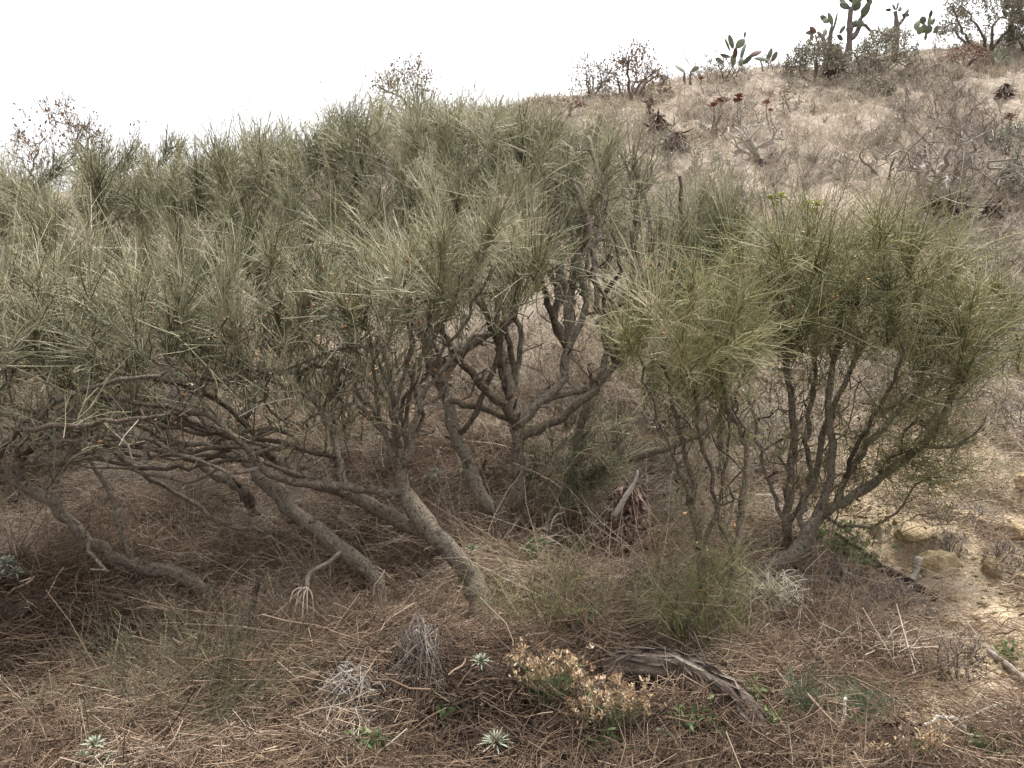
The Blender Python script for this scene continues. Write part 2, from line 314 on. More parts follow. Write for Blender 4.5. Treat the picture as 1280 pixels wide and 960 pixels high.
# ------------------------------------------------------------------ branching
def catmull(P, step):
    P = np.asarray(P, float); n = len(P); out = []
    Q = np.vstack([2 * P[0] - P[1], P, 2 * P[-1] - P[-2]])
    for i in range(n - 1):
        a, b, c, d = Q[i], Q[i + 1], Q[i + 2], Q[i + 3]
        m = max(1, int(round(np.linalg.norm((c - b)[:3]) / step)))
        for t in np.arange(m) / m:
            out.append(.5 * ((2 * b) + (-a + c) * t + (2 * a - 5 * b + 4 * c - d) * t * t + (-a + 3 * b - 3 * c + d) * t ** 3))
    out.append(P[-1]); return np.array(out)
class Tree:
    """a skeleton of nodes; limbs are laid down first, then branches are grown to tips"""
    def __init__(s, rng, step=.06, jit=.012, bf=.35):
        s.rng = rng; s.step = step; s.jit = jit; s.bf = bf
        s.p = []; s.par = []; s.r = []; s.limb = []; s.path = []; s.tips = []; s.tipdir = []
    def node(s, p, par, r, limb):
        s.p.append(np.asarray(p, float)); s.par.append(par); s.r.append(r); s.limb.append(limb)
        s.path.append(0 if par < 0 else s.path[par] + np.linalg.norm(s.p[-1] - s.p[par])); return len(s.p) - 1
    def limb_px(s, pts):
        """pts: (u, v, Y or None for ground, radius in px)"""
        k = (max(s.limb) + 1) if s.limb else 0; W = []
        for (u, v, Y, rp) in pts:
            p = ground(u, v, -.06) if Y is None else at(u, v, Y)
            W.append([*p, px(rp, p[1])])
        return s.limb_w(W, root=pts[0][2] is None, k=k)
    def limb_w(s, W, root=False, k=None):
        if k is None: k = (max(s.limb) + 1) if s.limb else 0
        W = np.array(W, float); 
        par = -1
        if not root and s.p:
            d = np.linalg.norm(np.array(s.p) - W[0, :3], axis=1); par = int(d.argmin()); W[0, :3] = s.p[par]; W[0, 3] = min(W[0, 3], s.r[par] or 1)
        c = catmull(W, s.step)
        c[1:-1, :3] += s.rng.normal(size=(max(len(c) - 2, 0), 3)) * s.jit * .6
        for q in (c if par < 0 else c[1:]):
            par = s.node(q[:3], par, max(q[3], .002), k)
        return par
    def grow(s, targets, dirs, wob=1.0, rtip=.0022, own_limb=False, drop_first=0):
        T = np.asarray(targets, float); D = unit(np.asarray(dirs, float))
        P = np.array(s.p); d0 = np.array([np.linalg.norm(P - t, axis=1).min() for t in T])
        for i in np.argsort(d0):
            t = T[i]; P = np.array(s.p); V = t - P; d = np.linalg.norm(V, axis=1)
            cost = d + s.bf * np.array(s.path) * .5 + .5 * np.clip(P[:, 2] - t[2] + .05, 0, None) + .15 * d * (1 - (V * D[i]).sum(1) / np.maximum(d, 1e-6))
            j = int(cost.argmin()); L = d[j]
            if L < .03: continue
            pj = s.p[j]; pp = s.par[j]
            tan = unit(s.p[j] - s.p[pp]) if pp >= 0 else np.array([0, 0, 1.])
            m0 = (tan * .5 + unit(t - pj) * .8 + s.rng.normal(size=3) * .25 * wob) * L; m1 = (D[i] * .9 + s.rng.normal(size=3) * .2 * wob) * L
            n = max(2, int(L / s.step)); par = j
            for k in range(1, n + 1):
                u = k / n; h = (2 * u ** 3 - 3 * u ** 2 + 1) * pj + (u ** 3 - 2 * u ** 2 + u) * m0 + (-2 * u ** 3 + 3 * u ** 2) * t + (u ** 3 - u ** 2) * m1
                if k < n: h = h + s.rng.normal(size=3) * s.jit * wob
                par = s.node(h, par, 0.0, s.limb[j])
            s.tips.append(par); s.tipdir.append(D[i]); s.r[par] = rtip
    def solve(s, e=2.35, rtip=.0022, rmax=None):
        n = len(s.p); acc = np.zeros(n); r = np.zeros(n); kids = [[] for _ in range(n)]
        for i in range(n):
            if s.par[i] >= 0: kids[s.par[i]].append(i)
        given = np.array(s.r)
        isl = np.zeros(n, bool)
        for i in range(n - 1, -1, -1):
            rr = max(acc[i] ** (1 / e) if acc[i] > 0 else 0, rtip)
            if given[i] > rtip * 1.01: rr = given[i]
            r[i] = rr
            if s.par[i] >= 0: acc[s.par[i]] += rr ** e
        for i in range(n):                       # never thicker than the parent
            if s.par[i] >= 0: r[i] = min(r[i], r[s.par[i]] * (1.0 if s.limb[i] == s.limb[s.par[i]] else .95))
        s.R = r; s.kids = kids; return r
    def meshes(s, tint_of=None, sides=(3, 5, 12), knob=.06):
        """one MB for each limb, side branches included"""
        s.chains = {}; n = len(s.p); P = np.array(s.p); start = [i for i in range(n) if s.par[i] < 0]
        stack = [(None, i) for i in start]; out = {}
        while stack:
            par, i = stack.pop(); ch = [] if par is None else [par]
            while True:
                ch.append(i); k = s.kids[i]
                if not k: break
                same = [c for c in k if s.limb[c] == s.limb[i]] or []
                if not same:
                    for c in k: stack.append((i, c))
                    break
                b = max(same, key=lambda c: s.R[c])
                for c in k:
                    if c != b: stack.append((i, c))
                i = b
            if len(ch) < 2: continue
            rr = s.R[ch].copy()
            if par is not None: rr[0] = min(rr[1] * 1.15, s.R[par])
            S = sides[0] if rr.max() < .004 else sides[1] if rr.max() < .012 else sides[2]
            out.setdefault(s.limb[ch[-1]], {}).setdefault((len(ch), S), []).append((P[ch], rr))
        res = {}
        big = [i for i in range(n) if s.R[i] > .014 and s.par[i] >= 0]
        stubs = {}
        for i in big:
            if s.rng.random() < .16:
                ax = unit(P[i] - P[s.par[i]]); d = unit(np.cross(ax, s.rng.normal(size=3)) + ax * .6); stubs.setdefault(s.limb[i], []).append((P[i], d, s.R[i]))
        for lb, groups in out.items():
            b = MB()
            for (o, d, r) in stubs.get(lb, []):
                L = r * (1.3 + 2.2 * s.rng.random()); q = o + d * (r * .7 + L * np.linspace(0, 1, 4))[:, None] + s.rng.normal(size=(4, 3)) * r * .08; q[0] = o
                b.tubes(q[None], r * s.rng.uniform(.2, .42) * np.array([[1.5, 1.05, .9, .7]]), 7, tint=s.rng.uniform(.2, .7), cap=True)
            for (K, S), lst in groups.items():
                PP = np.stack([q[0] for q in lst]); RR = np.stack([q[1] for q in lst])
                tt = (.12 + .62 * np.clip(RR / .022, 0, 1) ** .7 + s.rng.normal(size=(len(lst), 1)) * .07) if tint_of is None else tint_of(RR, PP)
                kb = knob if S == 12 else 0
                if kb: RR = RR * (1 + .10 * (s.rng.random(RR.shape) - .5) * 2) * np.where(s.rng.random(RR.shape) < .03, 1.14, 1.0)
                b.tubes(PP, RR, S, tint=np.clip(tt, 0, 1), cap=S == 12, knob=kb, rng=s.rng)
            res[lb] = b
        return res
def inside(poly, p):
    x, y = p; c = False; n = len(poly)
    for i in range(n):
        x0, y0 = poly[i]; x1, y1 = poly[i - 1]
        if (y0 > y) != (y1 > y) and x < (x1 - x0) * (y - y0) / (y1 - y0) + x0: c = not c
    return c
def crown_points(rng, poly, yr, n, dmin, tilt=0.0):
    """tips filling the crown seen in the photo as this outline, between two depths"""
    po = np.array(poly, float); lo = po.min(0); hi = po.max(0); out = []; tries = 0
    while len(out) < n and tries < n * 60:
        tries += 1
        uv = lo + rng.random(2) * (hi - lo)
        if not inside(poly, uv): continue
        Y = yr[0] + (yr[1] - yr[0]) * rng.random() + tilt * (hi[1] - uv[1]) / max(hi[1] - lo[1], 1)
        p = at(uv[0], uv[1], Y)
        if p[2] < height(p[0], p[1]) + .12: continue
        if out and np.linalg.norm(np.array(out) - p, axis=1).min() < dmin: continue
        out.append(p)
    return np.array(out)
def spray(b, rng, P, D, n, L=(.16, .34), spread=.5, rad=.0013, bend=.25, up=.25, back=.16, tint=(.5, .2), fork=.5, K=4, tuft_tint=.2, S=3, sag=0.0):
    """brush of thin green switches at each tip"""
    P = np.asarray(P, float); D = unit(D); N = len(P)
    if N == 0: return
    idx = np.repeat(np.arange(N), n); m = len(idx)
    d = unit(D[idx] + rng.normal(size=(m, 3)) * spread + np.array([0, 0, up]))
    o = P[idx] - D[idx] * (rng.random((m, 1)) * back) + rng.normal(size=(m, 3)) * .012
    ln = (L[0] + (L[1] - L[0]) * rng.random(m)) * (.6 + .75 * rng.random(N)[idx]) * np.where(rng.random(m) < .06, 1.35, 1.0)
    bd = rng.normal(size=(m, 3)) * bend + np.array([0, 0, -sag])
    t = np.linspace(0, 1, K)[None, :, None]
    pts = o[:, None] + ln[:, None, None] * (d[:, None] * t + bd[:, None] * t ** 2 * .5 + rng.normal(size=(m, K, 3)) * .012 * t)
    r = rad * (.75 + .5 * rng.random(m))[:, None] * np.linspace(1.15, .55, K)[None]
    tb = rng.normal(size=N) * tuft_tint
    tt = np.clip(tint[0] + tb[idx] + rng.normal(size=m) * tint[1], 0, 1)
    b.tubes(pts, r, S, tint=tt)
    f = np.nonzero(rng.random(m) < fork)[0]
    for rep in range(2):
        if len(f) == 0: break
        k = rng.integers(1, K - 1, len(f)); o2 = pts[f, k]
        d2 = unit(pts[f, k + 1] - pts[f, k]) ; d2 = unit(d2 + rng.normal(size=(len(f), 3)) * .28)
        l2 = ln[f] * (.3 + .35 * rng.random(len(f))); t3 = np.linspace(0, 1, 3)[None, :, None]
        p2 = o2[:, None] + l2[:, None, None] * (d2[:, None] * t3 + (rng.normal(size=(len(f), 3)) * bend)[:, None] * t3 ** 2 * .5)
        b.tubes(p2, rad * .8 * np.broadcast_to(np.array([1.0, .85, .5])[None], (len(f), 3)), S, tint=np.clip(tt[f] + .05, 0, 1), aux=np.array([[.4, .7, 1.0]]))
        f = f[rng.random(len(f)) < .5]
def tiny_balls(b, rng, P, r, tint=(.5, .3), stretch=1.4):
    oct_ = np.array([[1, 0, 0], [0, 1, 0], [-1, 0, 0], [0, -1, 0], [0, 0, 1.], [0, 0, -1.]])
    F = np.array([[0, 1, 4], [1, 2, 4], [2, 3, 4], [3, 0, 4], [1, 0, 5], [2, 1, 5], [3, 2, 5], [0, 3, 5]])
    for p in P:
        ax = unit(rng.normal(size=3)); ex = unit(np.cross(ax, rng.normal(size=3))); ey = np.cross(ax, ex)
        rr = r * (.7 + .7 * rng.random())
        V = p + rr * (oct_[:, :1] * ex * .75 + oct_[:, 1:2] * ey * .75 + oct_[:, 2:] * ax * stretch)
        b.add(V, None, F, np.clip(tint[0] + rng.normal() * tint[1], 0, 1))

def fan(rng, start, tips, r0, r1, wav=10, rise=.35):
    # slender stems from one joint (u, v, Y) to each tip, slightly wavy
    out = []
    for (u, v, Y) in tips:
        pts = []
        for k, f in enumerate((0, .25, .5, .75, 1)):
            w = math.sin(math.pi * f); e = f ** (1 + rise)
            pts.append((start[0] + (u - start[0]) * e + rng.normal() * wav * w, start[1] + (v - start[1]) * f + rng.normal() * wav * w * .6, start[2] + (Y - start[2]) * f + rng.normal() * .05 * w, r0 + (r1 - r0) * f))
        out.append(pts)
    return out
_fr = np.random.default_rng(77)
def level(n, u0, v0, Y, ends, r0=6, r1=2.5):
    # long sinuous near-level branches running to the left
    out = []
    for k in range(n):
        a = (_fr.uniform(*u0), _fr.uniform(*v0), _fr.uniform(*Y)); b = (_fr.uniform(*ends[0]), _fr.uniform(*ends[1]), _fr.uniform(*Y))
        ph = _fr.random() * 6; am = _fr.uniform(5, 16); pts = []
        for f in np.linspace(0, 1, 8):
            pts.append((a[0] + (b[0] - a[0]) * f, a[1] + (b[1] - a[1]) * f + am * math.sin(ph + f * 6) * min(1, f * 4) + 22 * math.sin(math.pi * f), a[2] + (b[2] - a[2]) * f, r0 + (r1 - r0) * f))
        out.append(pts)
    return out
def shrub(label, seed, limbs, crowns, group=None, foliage='broom', bark='bark', pods=0, name='broom_shrub', bf=.35, jit=.012, wob=1.0, rs=1.0, cat='shrub', thin=.2):
    """limbs: pixel polylines; crowns: dicts of outline, depth range, number of tips and how the brush at each tip looks"""
    rng = np.random.default_rng(seed); T = Tree(rng, .06, jit, bf)
    for l in limbs: T.limb_px([(u, v, Y, r * rs) for (u, v, Y, r) in l])
    base = T.p[0].copy(); base[2] = float(height(base[0], base[1]))
    t = thing(name, base, label, cat, group)
    fol = MB(); podpts = []
    for c in crowns:
        dv = c.get('dv', 35)
        pts = crown_points(rng, [(u, v + dv) for (u, v) in c['poly']], c['Y'], c['n'], c.get('d', .14), c.get('tilt', 0))
        if not len(pts): continue
        ctr = at(*c['ctr']) if 'ctr' in c else pts.mean(0) - np.array([0, 0, .45])
        D = unit(unit(pts - ctr) * c.get('out', .7) + np.array([0, 0, c.get('up', .8)]) + rng.normal(size=pts.shape) * c.get('rand', .42) + np.array(c.get('lean', (0, 0, 0))))
        n0 = len(T.tips); T.grow(pts, D, c.get('wob', wob), rtip=c.get('rtip', .0022))
        tp = T.tips[n0:]
        if not tp: continue
        tpos = np.array([T.p[i] for i in tp]); tdir = np.array(T.tipdir[n0:])
        cover = c.get('cover', 1.0)
        keep = rng.random(len(tp)) < cover
        spray(fol, rng, tpos[keep], tdir[keep], c.get('twigs', 60), **c.get('spray', {}))
        # a few switches along the way down from each tip
        mid = []; md = []
        for q, dd in zip(tp, tdir):
            for dn in (3, 6):
                i = q
                for _ in range(dn):
                    i = T.par[i]
                    if i < 0: break
                if i >= 0: mid.append(T.p[i]); md.append(dd)
        if mid and c.get('low', 6): spray(fol, rng, np.array(mid), np.array(md), c.get('low', 6), **c.get('spray', {}))
        if pods: podpts.append(tpos[rng.integers(0, len(tpos), int(pods * len(tpos)))] + rng.normal(size=(int(pods * len(tpos)), 3)) * np.array([.09, .09, .07]) + tdir[rng.integers(0, len(tpos), 1)] * .08)
    T.solve(rmax=None)
    for lb, b in sorted(T.meshes(tint_of=lambda RR, PP: thin + (.78 - thin) * np.clip(RR / .026, 0, 1) ** .7 + rng.normal(size=(len(RR), 1)) * .14).items()):
        b.build('trunk' if lb == 0 else 'limb', M[bark], t)
    if fol.n: fol.build('foliage', M[foliage], t)
    if podpts and pods:
        b = MB(); tiny_balls(b, rng, np.concatenate(podpts), .008); o = b.build('seed_pods', M['pod'], t); o['kind'] = 'stuff'
    return t, T

SPK = dict(L=(.13, .30), spread=.5, bend=.42, up=.12, rad=.0022, tint=(.5, .27), back=.2)
# --- the forked shrub in front
shrub('broom shrub with a thick forked grey trunk leaning left, front centre of the thicket', 21, thin=0.5, rs=0.55, limbs=[
    [(612, 790, None, 31), (596, 738, 4.05, 27), (575, 703, 4.05, 25), (542, 668, 4.05, 24), (520, 640, 4.08, 23), (505, 610, 4.1, 15), (503, 585, 4.1, 13), (500, 560, 4.1, 10), (492, 500, 4.1, 6), (478, 430, 4.15, 5)],
    [(540, 668, 4.08, 20), (512, 657, 4.12, 18), (475, 636, 4.2, 17), (437, 617, 4.3, 15), (395, 604, 4.5, 13), (345, 575, 4.7, 11), (280, 540, 4.9, 8), (190, 515, 5.0, 6)],
    [(507, 615, 4.1, 12), (480, 615, 4.06, 11), (412, 606, 4.0, 10), (356, 598, 3.93, 10), (328, 583, 3.9, 9), (296, 546, 3.85, 7), (240, 515, 3.82, 6), (150, 500, 3.8, 5), (60, 478, 3.8, 4)],
    [(503, 585, 4.1, 9), (515, 560, 4.07, 8), (512, 545, 4.05, 7), (530, 500, 4.0, 6), (555, 462, 3.97, 5), (590, 420, 3.95, 4)],
    [(503, 585, 4.1, 8), (487, 560, 4.1, 7), (470, 520, 4.15, 6), (430, 470, 4.25, 5), (390, 425, 4.35, 4)],
    [(437, 617, 4.3, 9), (420, 560, 4.45, 8), (400, 515, 4.6, 7), (370, 470, 4.7, 5), (330, 420, 4.8, 4)],
    [(328, 583, 3.9, 6), (300, 590, 3.85, 5), (240, 575, 3.8, 4), (150, 545, 3.75, 3.5), (40, 555, 3.7, 3)],
    [(345, 575, 4.7, 7), (270, 500, 4.5, 6), (180, 470, 4.3, 5), (80, 430, 4.2, 4)],
] + fan(_fr, (501, 575, 4.1), [(430, 400, 4.3), (455, 385, 4.1), (478, 375, 4.3), (500, 370, 4.0), (520, 360, 4.25), (545, 350, 4.1), (575, 345, 3.95), (615, 335, 4.1), (410, 440, 4.4)], 5.5, 2.4) + level(13, (230, 420), (500, 600), (3.75, 4.6), ((-120, 120), (440, 570))) + level(5, (330, 480), (430, 500), (4.1, 4.6), ((150, 260), (400, 480)), 5, 2.5), crowns=[
    dict(poly=[(420, 390), (450, 330), (500, 310), (560, 270), (640, 255), (690, 295), (650, 345), (580, 365), (500, 390)], Y=(3.85, 4.6), n=24, d=.21, twigs=70, dv=8, out=.6, up=.8, spray=dict(SPK, tint=(.62, .25)), ctr=(520, 560, 4.2)),
    dict(poly=[(220, 320), (330, 290), (420, 330), (420, 400), (330, 420), (240, 400)], Y=(4.0, 4.8), n=22, d=.22, twigs=66, dv=0, out=.7, spray=dict(SPK, tint=(.5, .25)), ctr=(380, 600, 4.4)),
    dict(poly=[(0, 440), (60, 370), (160, 350), (260, 370), (320, 410), (240, 430), (120, 440), (0, 440)], Y=(3.65, 4.6), n=34, d=.18, dv=0, twigs=34, out=.7, up=.6, cover=.75, spray=dict(SPK, tint=(.45, .22), spread=.45), ctr=(380, 620, 4.3)),
    dict(poly=[(0, 430), (150, 440), (330, 420), (470, 400), (520, 440), (420, 490), (200, 500), (0, 520)], Y=(3.7, 4.7), n=40, d=.14, dv=0, twigs=20, out=.6, up=.6, cover=.65, low=3, spray=dict(SPK, tint=(.5, .25), L=(.10, .24)), ctr=(350, 640, 4.3)),
    dict(poly=[(230, 450), (420, 430), (500, 450), (480, 530), (330, 530)], Y=(3.8, 4.4), n=36, d=.08, dv=0, twigs=12, out=.5, cover=.25, low=1, spray=dict(SPK, tint=(.45, .25), L=(.12, .25), spread=.5), ctr=(470, 640, 4.2)),
    dict(poly=[(-40, 430), (200, 400), (480, 380), (560, 400), (520, 540), (330, 590), (0, 580)], Y=(3.6, 4.7), n=210, d=.06, lean=(-.9, 0, .1), out=.4, up=.3, cover=0, low=0, dv=0, rand=.7, rtip=.0036, wob=1.6),
    dict(poly=[(400, 330), (640, 320), (640, 460), (540, 540), (420, 520)], Y=(3.85, 4.5), n=50, d=.07, out=.5, up=.7, cover=0, low=0, dv=0, rand=.7, rtip=.0036, wob=1.6),
], pods=.8)
# --- the upright shrub behind it
shrub('tall broom shrub with dark upright stems behind the forked trunk, centre back', 22, thin=0.32, rs=0.6, limbs=[
    [(636, 676, None, 19), (628, 650, 4.92, 17), (605, 622, 4.95, 16), (588, 590, 5.0, 15), (578, 565, 5.0, 14), (565, 531, 5.0, 13), (554, 490, 5.05, 11), (563, 458, 5.1, 10), (591, 430, 5.1, 9), (625, 408, 5.15, 8), (650, 372, 5.2, 7), (668, 320, 5.3, 5)],
    [(649, 668, None, 18), (648, 620, 4.9, 14), (648, 560, 4.9, 14), (645, 540, 4.9, 13), (640, 500, 4.95, 9), (632, 456, 5.0, 8), (621, 424, 5.1, 7), (622, 375, 5.2, 6), (608, 320, 5.3, 5), (598, 250, 5.5, 4)],
    [(645, 540, 4.9, 11), (634, 514, 4.85, 10), (610, 490, 4.85, 10), (580, 458, 4.8, 8), (560, 425, 4.8, 7), (535, 370, 4.9, 6), (520, 300, 5.1, 4)],
    [(648, 545, 4.9, 11), (662, 540, 4.88, 10), (692, 527, 4.85, 9), (722, 505, 4.8, 9), (749, 480, 4.8, 8), (771, 452, 4.8, 6), (776, 415, 4.8, 5), (790, 370, 4.85, 4)],
    [(749, 480, 4.8, 8), (757, 437, 4.85, 7), (745, 372, 4.95, 7), (741, 307, 5.05, 8), (730, 265, 5.15, 6), (716, 222, 5.3, 5)],
    [(741, 307, 5.05, 7), (752, 285, 5.1, 6), (752, 230, 5.2, 5), (735, 170, 5.4, 4)],
    [(655, 535, 4.92, 10), (677, 500, 4.98, 9), (700, 480, 5.05, 9), (708, 437, 5.1, 10), (713, 395, 5.15, 9), (703, 340, 5.25, 8), (690, 275, 5.4, 6), (670, 210, 5.6, 4)],
    [(708, 437, 5.1, 7), (730, 390, 5.2, 7), (725, 330, 5.3, 6), (705, 250, 5.45, 5), (690, 190, 5.6, 4)],
    [(677, 500, 4.98, 7), (760, 470, 5.3, 6), (790, 400, 5.5, 6), (792, 305, 5.6, 6), (798, 235, 5.7, 5), (793, 180, 5.8, 4)],
    [(790, 400, 5.5, 5), (812, 350, 5.6, 5), (817, 300, 5.7, 4), (805, 240, 5.8, 3)],
    [(554, 490, 5.05, 9), (530, 420, 5.3, 8), (480, 350, 5.6, 7), (440, 260, 5.9, 5)],
    [(678, 685, None, 20), (690, 662, 4.92, 17), (707, 636, 4.95, 15), (716, 610, 5.0, 14), (722, 578, 5.05, 12), (726, 535, 5.1, 8), (740, 480, 5.2, 6)],
    [(716, 607, 5.0, 12), (732, 597, 5.0, 10), (760, 580, 5.0, 9), (797, 569, 5.0, 9), (842, 557, 5.0, 8), (882, 538, 5.05, 6), (920, 500, 5.1, 5)],
    [(565, 500, 5.02, 6), (602, 512, 5.0, 6), (640, 526, 4.95, 6)],
    [(560, 545, 4.95, 6), (590, 525, 4.95, 6), (605, 490, 4.97, 6), (625, 440, 5.0, 5), (628, 400, 5.05, 4)],
] + fan(_fr, (640, 500, 4.95), [(560, 330, 5.0), (585, 310, 5.2), (640, 300, 5.1), (660, 330, 5.3)], 7, 4) + fan(_fr, (707, 440, 5.1), [(650, 250, 5.3), (672, 260, 5.2), (698, 230, 5.4), (728, 240, 5.5), (760, 260, 5.6)], 7, 4) + fan(_fr, (771, 452, 4.8), [(740, 300, 4.9), (765, 290, 5.0), (800, 310, 5.0), (830, 340, 4.9)], 6, 3) + fan(_fr, (554, 490, 5.05), [(480, 330, 5.2), (510, 310, 5.4), (540, 300, 5.2)], 8, 4), crowns=[
    dict(poly=[(340, 160), (420, 125), (500, 112), (600, 112), (700, 122), (770, 150), (770, 230), (690, 260), (560, 270), (430, 300), (350, 260)], Y=(5.2, 6.6), n=84, d=.21, twigs=64, out=.6, spray=dict(SPK, tint=(.5, .2)), ctr=(600, 500, 5.3)),
    dict(poly=[(330, 172), (370, 140), (430, 122), (500, 112), (600, 114), (700, 124), (760, 140), (760, 165), (600, 145), (500, 142), (400, 165)], Y=(5.6, 6.4), n=44, d=.15, dv=28, twigs=60, out=.3, up=1.0, rand=.5, spray=dict(SPK, tint=(.55, .22)), ctr=(600, 500, 5.3)),
    dict(poly=[(400, 240), (560, 200), (700, 220), (690, 300), (560, 330), (430, 340)], Y=(4.8, 5.4), n=30, d=.2, twigs=64, dv=20, out=.6, spray=dict(SPK, tint=(.52, .2)), ctr=(590, 560, 5.2)),
    dict(poly=[(690, 130), (760, 130), (840, 190), (850, 290), (800, 370), (740, 350), (700, 260)], Y=(5.1, 5.9), n=50, twigs=16, out=.5, low=5, spray=dict(SPK, tint=(.42, .2)), ctr=(720, 500, 5.2)),
    dict(poly=[(480, 300), (840, 300), (840, 420), (760, 500), (560, 470)], Y=(4.75, 5.7), n=110, d=.08, out=.4, up=.9, cover=0, low=0, dv=0, rand=.7, rtip=.0036, wob=1.6),
    dict(poly=[(560, 170), (840, 190), (850, 320), (560, 330)], Y=(5.0, 6.0), n=60, d=.1, out=.4, up=.9, cover=0, low=0, dv=0, rand=.7, rtip=.0036, wob=1.6),
    dict(poly=[(660, 560), (690, 490), (760, 470), (800, 490), (780, 560), (700, 600)], Y=(4.7, 5.1), n=22, twigs=27, up=.3, out=.6, low=10, spray=dict(SPK, tint=(.25, .15), L=(.1, .22), spread=.6), ctr=(660, 600, 4.95)),
], pods=.6)
# --- left rear
shrub('wide broom shrub at left whose fallen-looking trunk climbs out of the litter', 23, thin=0.48, rs=0.6, limbs=[
    [(490, 742, None, 19), (462, 716, 4.35, 17), (442, 696, 4.4, 17), (397, 664, 4.5, 17), (367, 640, 4.6, 15), (330, 600, 4.8, 14), (290, 560, 5.1, 12), (220, 515, 5.4, 10)],
    [(324, 640, None, 11), (304, 617, 4.75, 11), (285, 602, 4.85, 11), (258, 587, 4.95, 9), (225, 555, 5.1, 8), (170, 500, 5.3, 7), (110, 430, 5.6, 6)],
    [(220, 515, 5.4, 9), (205, 420, 5.8, 8), (185, 320, 6.2, 6), (170, 260, 6.5, 4)],
    [(290, 560, 5.1, 10), (330, 440, 5.6, 8), (320, 320, 6.0, 6), (300, 230, 6.3, 4)],
    [(220, 515, 5.4, 8), (90, 430, 5.7, 7), (60, 330, 6.0, 5), (40, 270, 6.2, 4)],
    [(380, 668, None, 7), (340, 665, 4.55, 6), (285, 655, 4.5, 6), (240, 630, 4.5, 5), (190, 600, 4.45, 5), (157, 576, 4.4, 5), (120, 545, 4.4, 4)],
], crowns=[
    dict(poly=[(-120, 250), (0, 220), (100, 200), (190, 185), (280, 175), (350, 155), (400, 230), (390, 330), (300, 380), (150, 400), (-100, 420)], Y=(5.0, 7.0), n=108, d=.22, dv=2, twigs=60, out=.6, spray=dict(SPK, tint=(.52, .2)), ctr=(200, 560, 5.6)),
    dict(poly=[(-100, 225), (0, 208), (100, 190), (200, 175), (290, 160), (350, 145), (360, 175), (200, 210), (0, 240)], Y=(5.7, 6.8), n=60, d=.15, dv=50, twigs=60, out=.3, up=1.0, rand=.5, spray=dict(SPK, tint=(.55, .22)), ctr=(200, 560, 5.6)),
    dict(poly=[(-80, 300), (60, 260), (200, 300), (250, 400), (150, 470), (-60, 470)], Y=(4.5, 5.1), n=30, d=.22, dv=10, twigs=56, out=.6, spray=dict(SPK, tint=(.55, .2)), ctr=(250, 600, 5.0)),
], pods=.4)
# --- far left, low limb
shrub('low broom shrub at the left edge with a long bare limb bent along the ground', 24, thin=0.48, rs=0.8, limbs=[
    [(264, 742, None, 12), (240, 728, 4.2, 12), (210, 715, 4.15, 11), (169, 705, 4.1, 10), (112, 677, 4.0, 9), (64, 627, 3.9, 9), (34, 606, 3.85, 9), (0, 585, 3.8, 8), (-60, 530, 3.8, 7), (-130, 470, 3.85, 5)],
    [(169, 705, 4.1, 5), (150, 660, 4.1, 3.5), (120, 590, 4.15, 3), (60, 520, 4.2, 2.5)],
    [(34, 606, 3.85, 5), (25, 560, 3.75, 4.5), (60, 510, 3.7, 4), (130, 480, 3.7, 3.5), (200, 470, 3.7, 3)],
    [(0, 585, 3.8, 5), (20, 540, 3.6, 4.5), (100, 530, 3.55, 4), (200, 520, 3.55, 3)],
    [(112, 677, 4.0, 3), (118, 700, 3.7, 3), (135, 714, 3.6, 2.5), (112, 712, 3.5, 2)],
], crowns=[
    dict(poly=[(-150, 320), (0, 320), (110, 330), (150, 400), (100, 450), (-100, 470)], Y=(3.6, 4.3), n=26, d=.2, twigs=48, dv=0, out=.6, up=.6, cover=.8, spray=dict(SPK, tint=(.55, .25)), ctr=(-40, 640, 3.9)),
    dict(poly=[(0, 480), (220, 470), (260, 540), (0, 560)], Y=(3.5, 4.0), n=26, twigs=8, out=.7, up=.1, cover=.2, low=1, spray=dict(SPK, L=(.1, .2), tint=(.4, .2)), ctr=(-60, 640, 3.9)),
    dict(poly=[(-60, 440), (240, 450), (260, 540), (120, 590), (-60, 580)], Y=(3.45, 4.1), n=70, d=.06, lean=(.8, 0, 0), out=.5, up=.2, cover=0, low=0, dv=0, rand=.7, rtip=.0036, wob=1.6),
    dict(poly=[(60, 620), (190, 620), (190, 700), (100, 710)], Y=(3.85, 4.1), n=12, twigs=3, cover=.1, low=0, spray=dict(SPK, L=(.08, .15)), ctr=(150, 760, 4.0)),
], pods=.2)
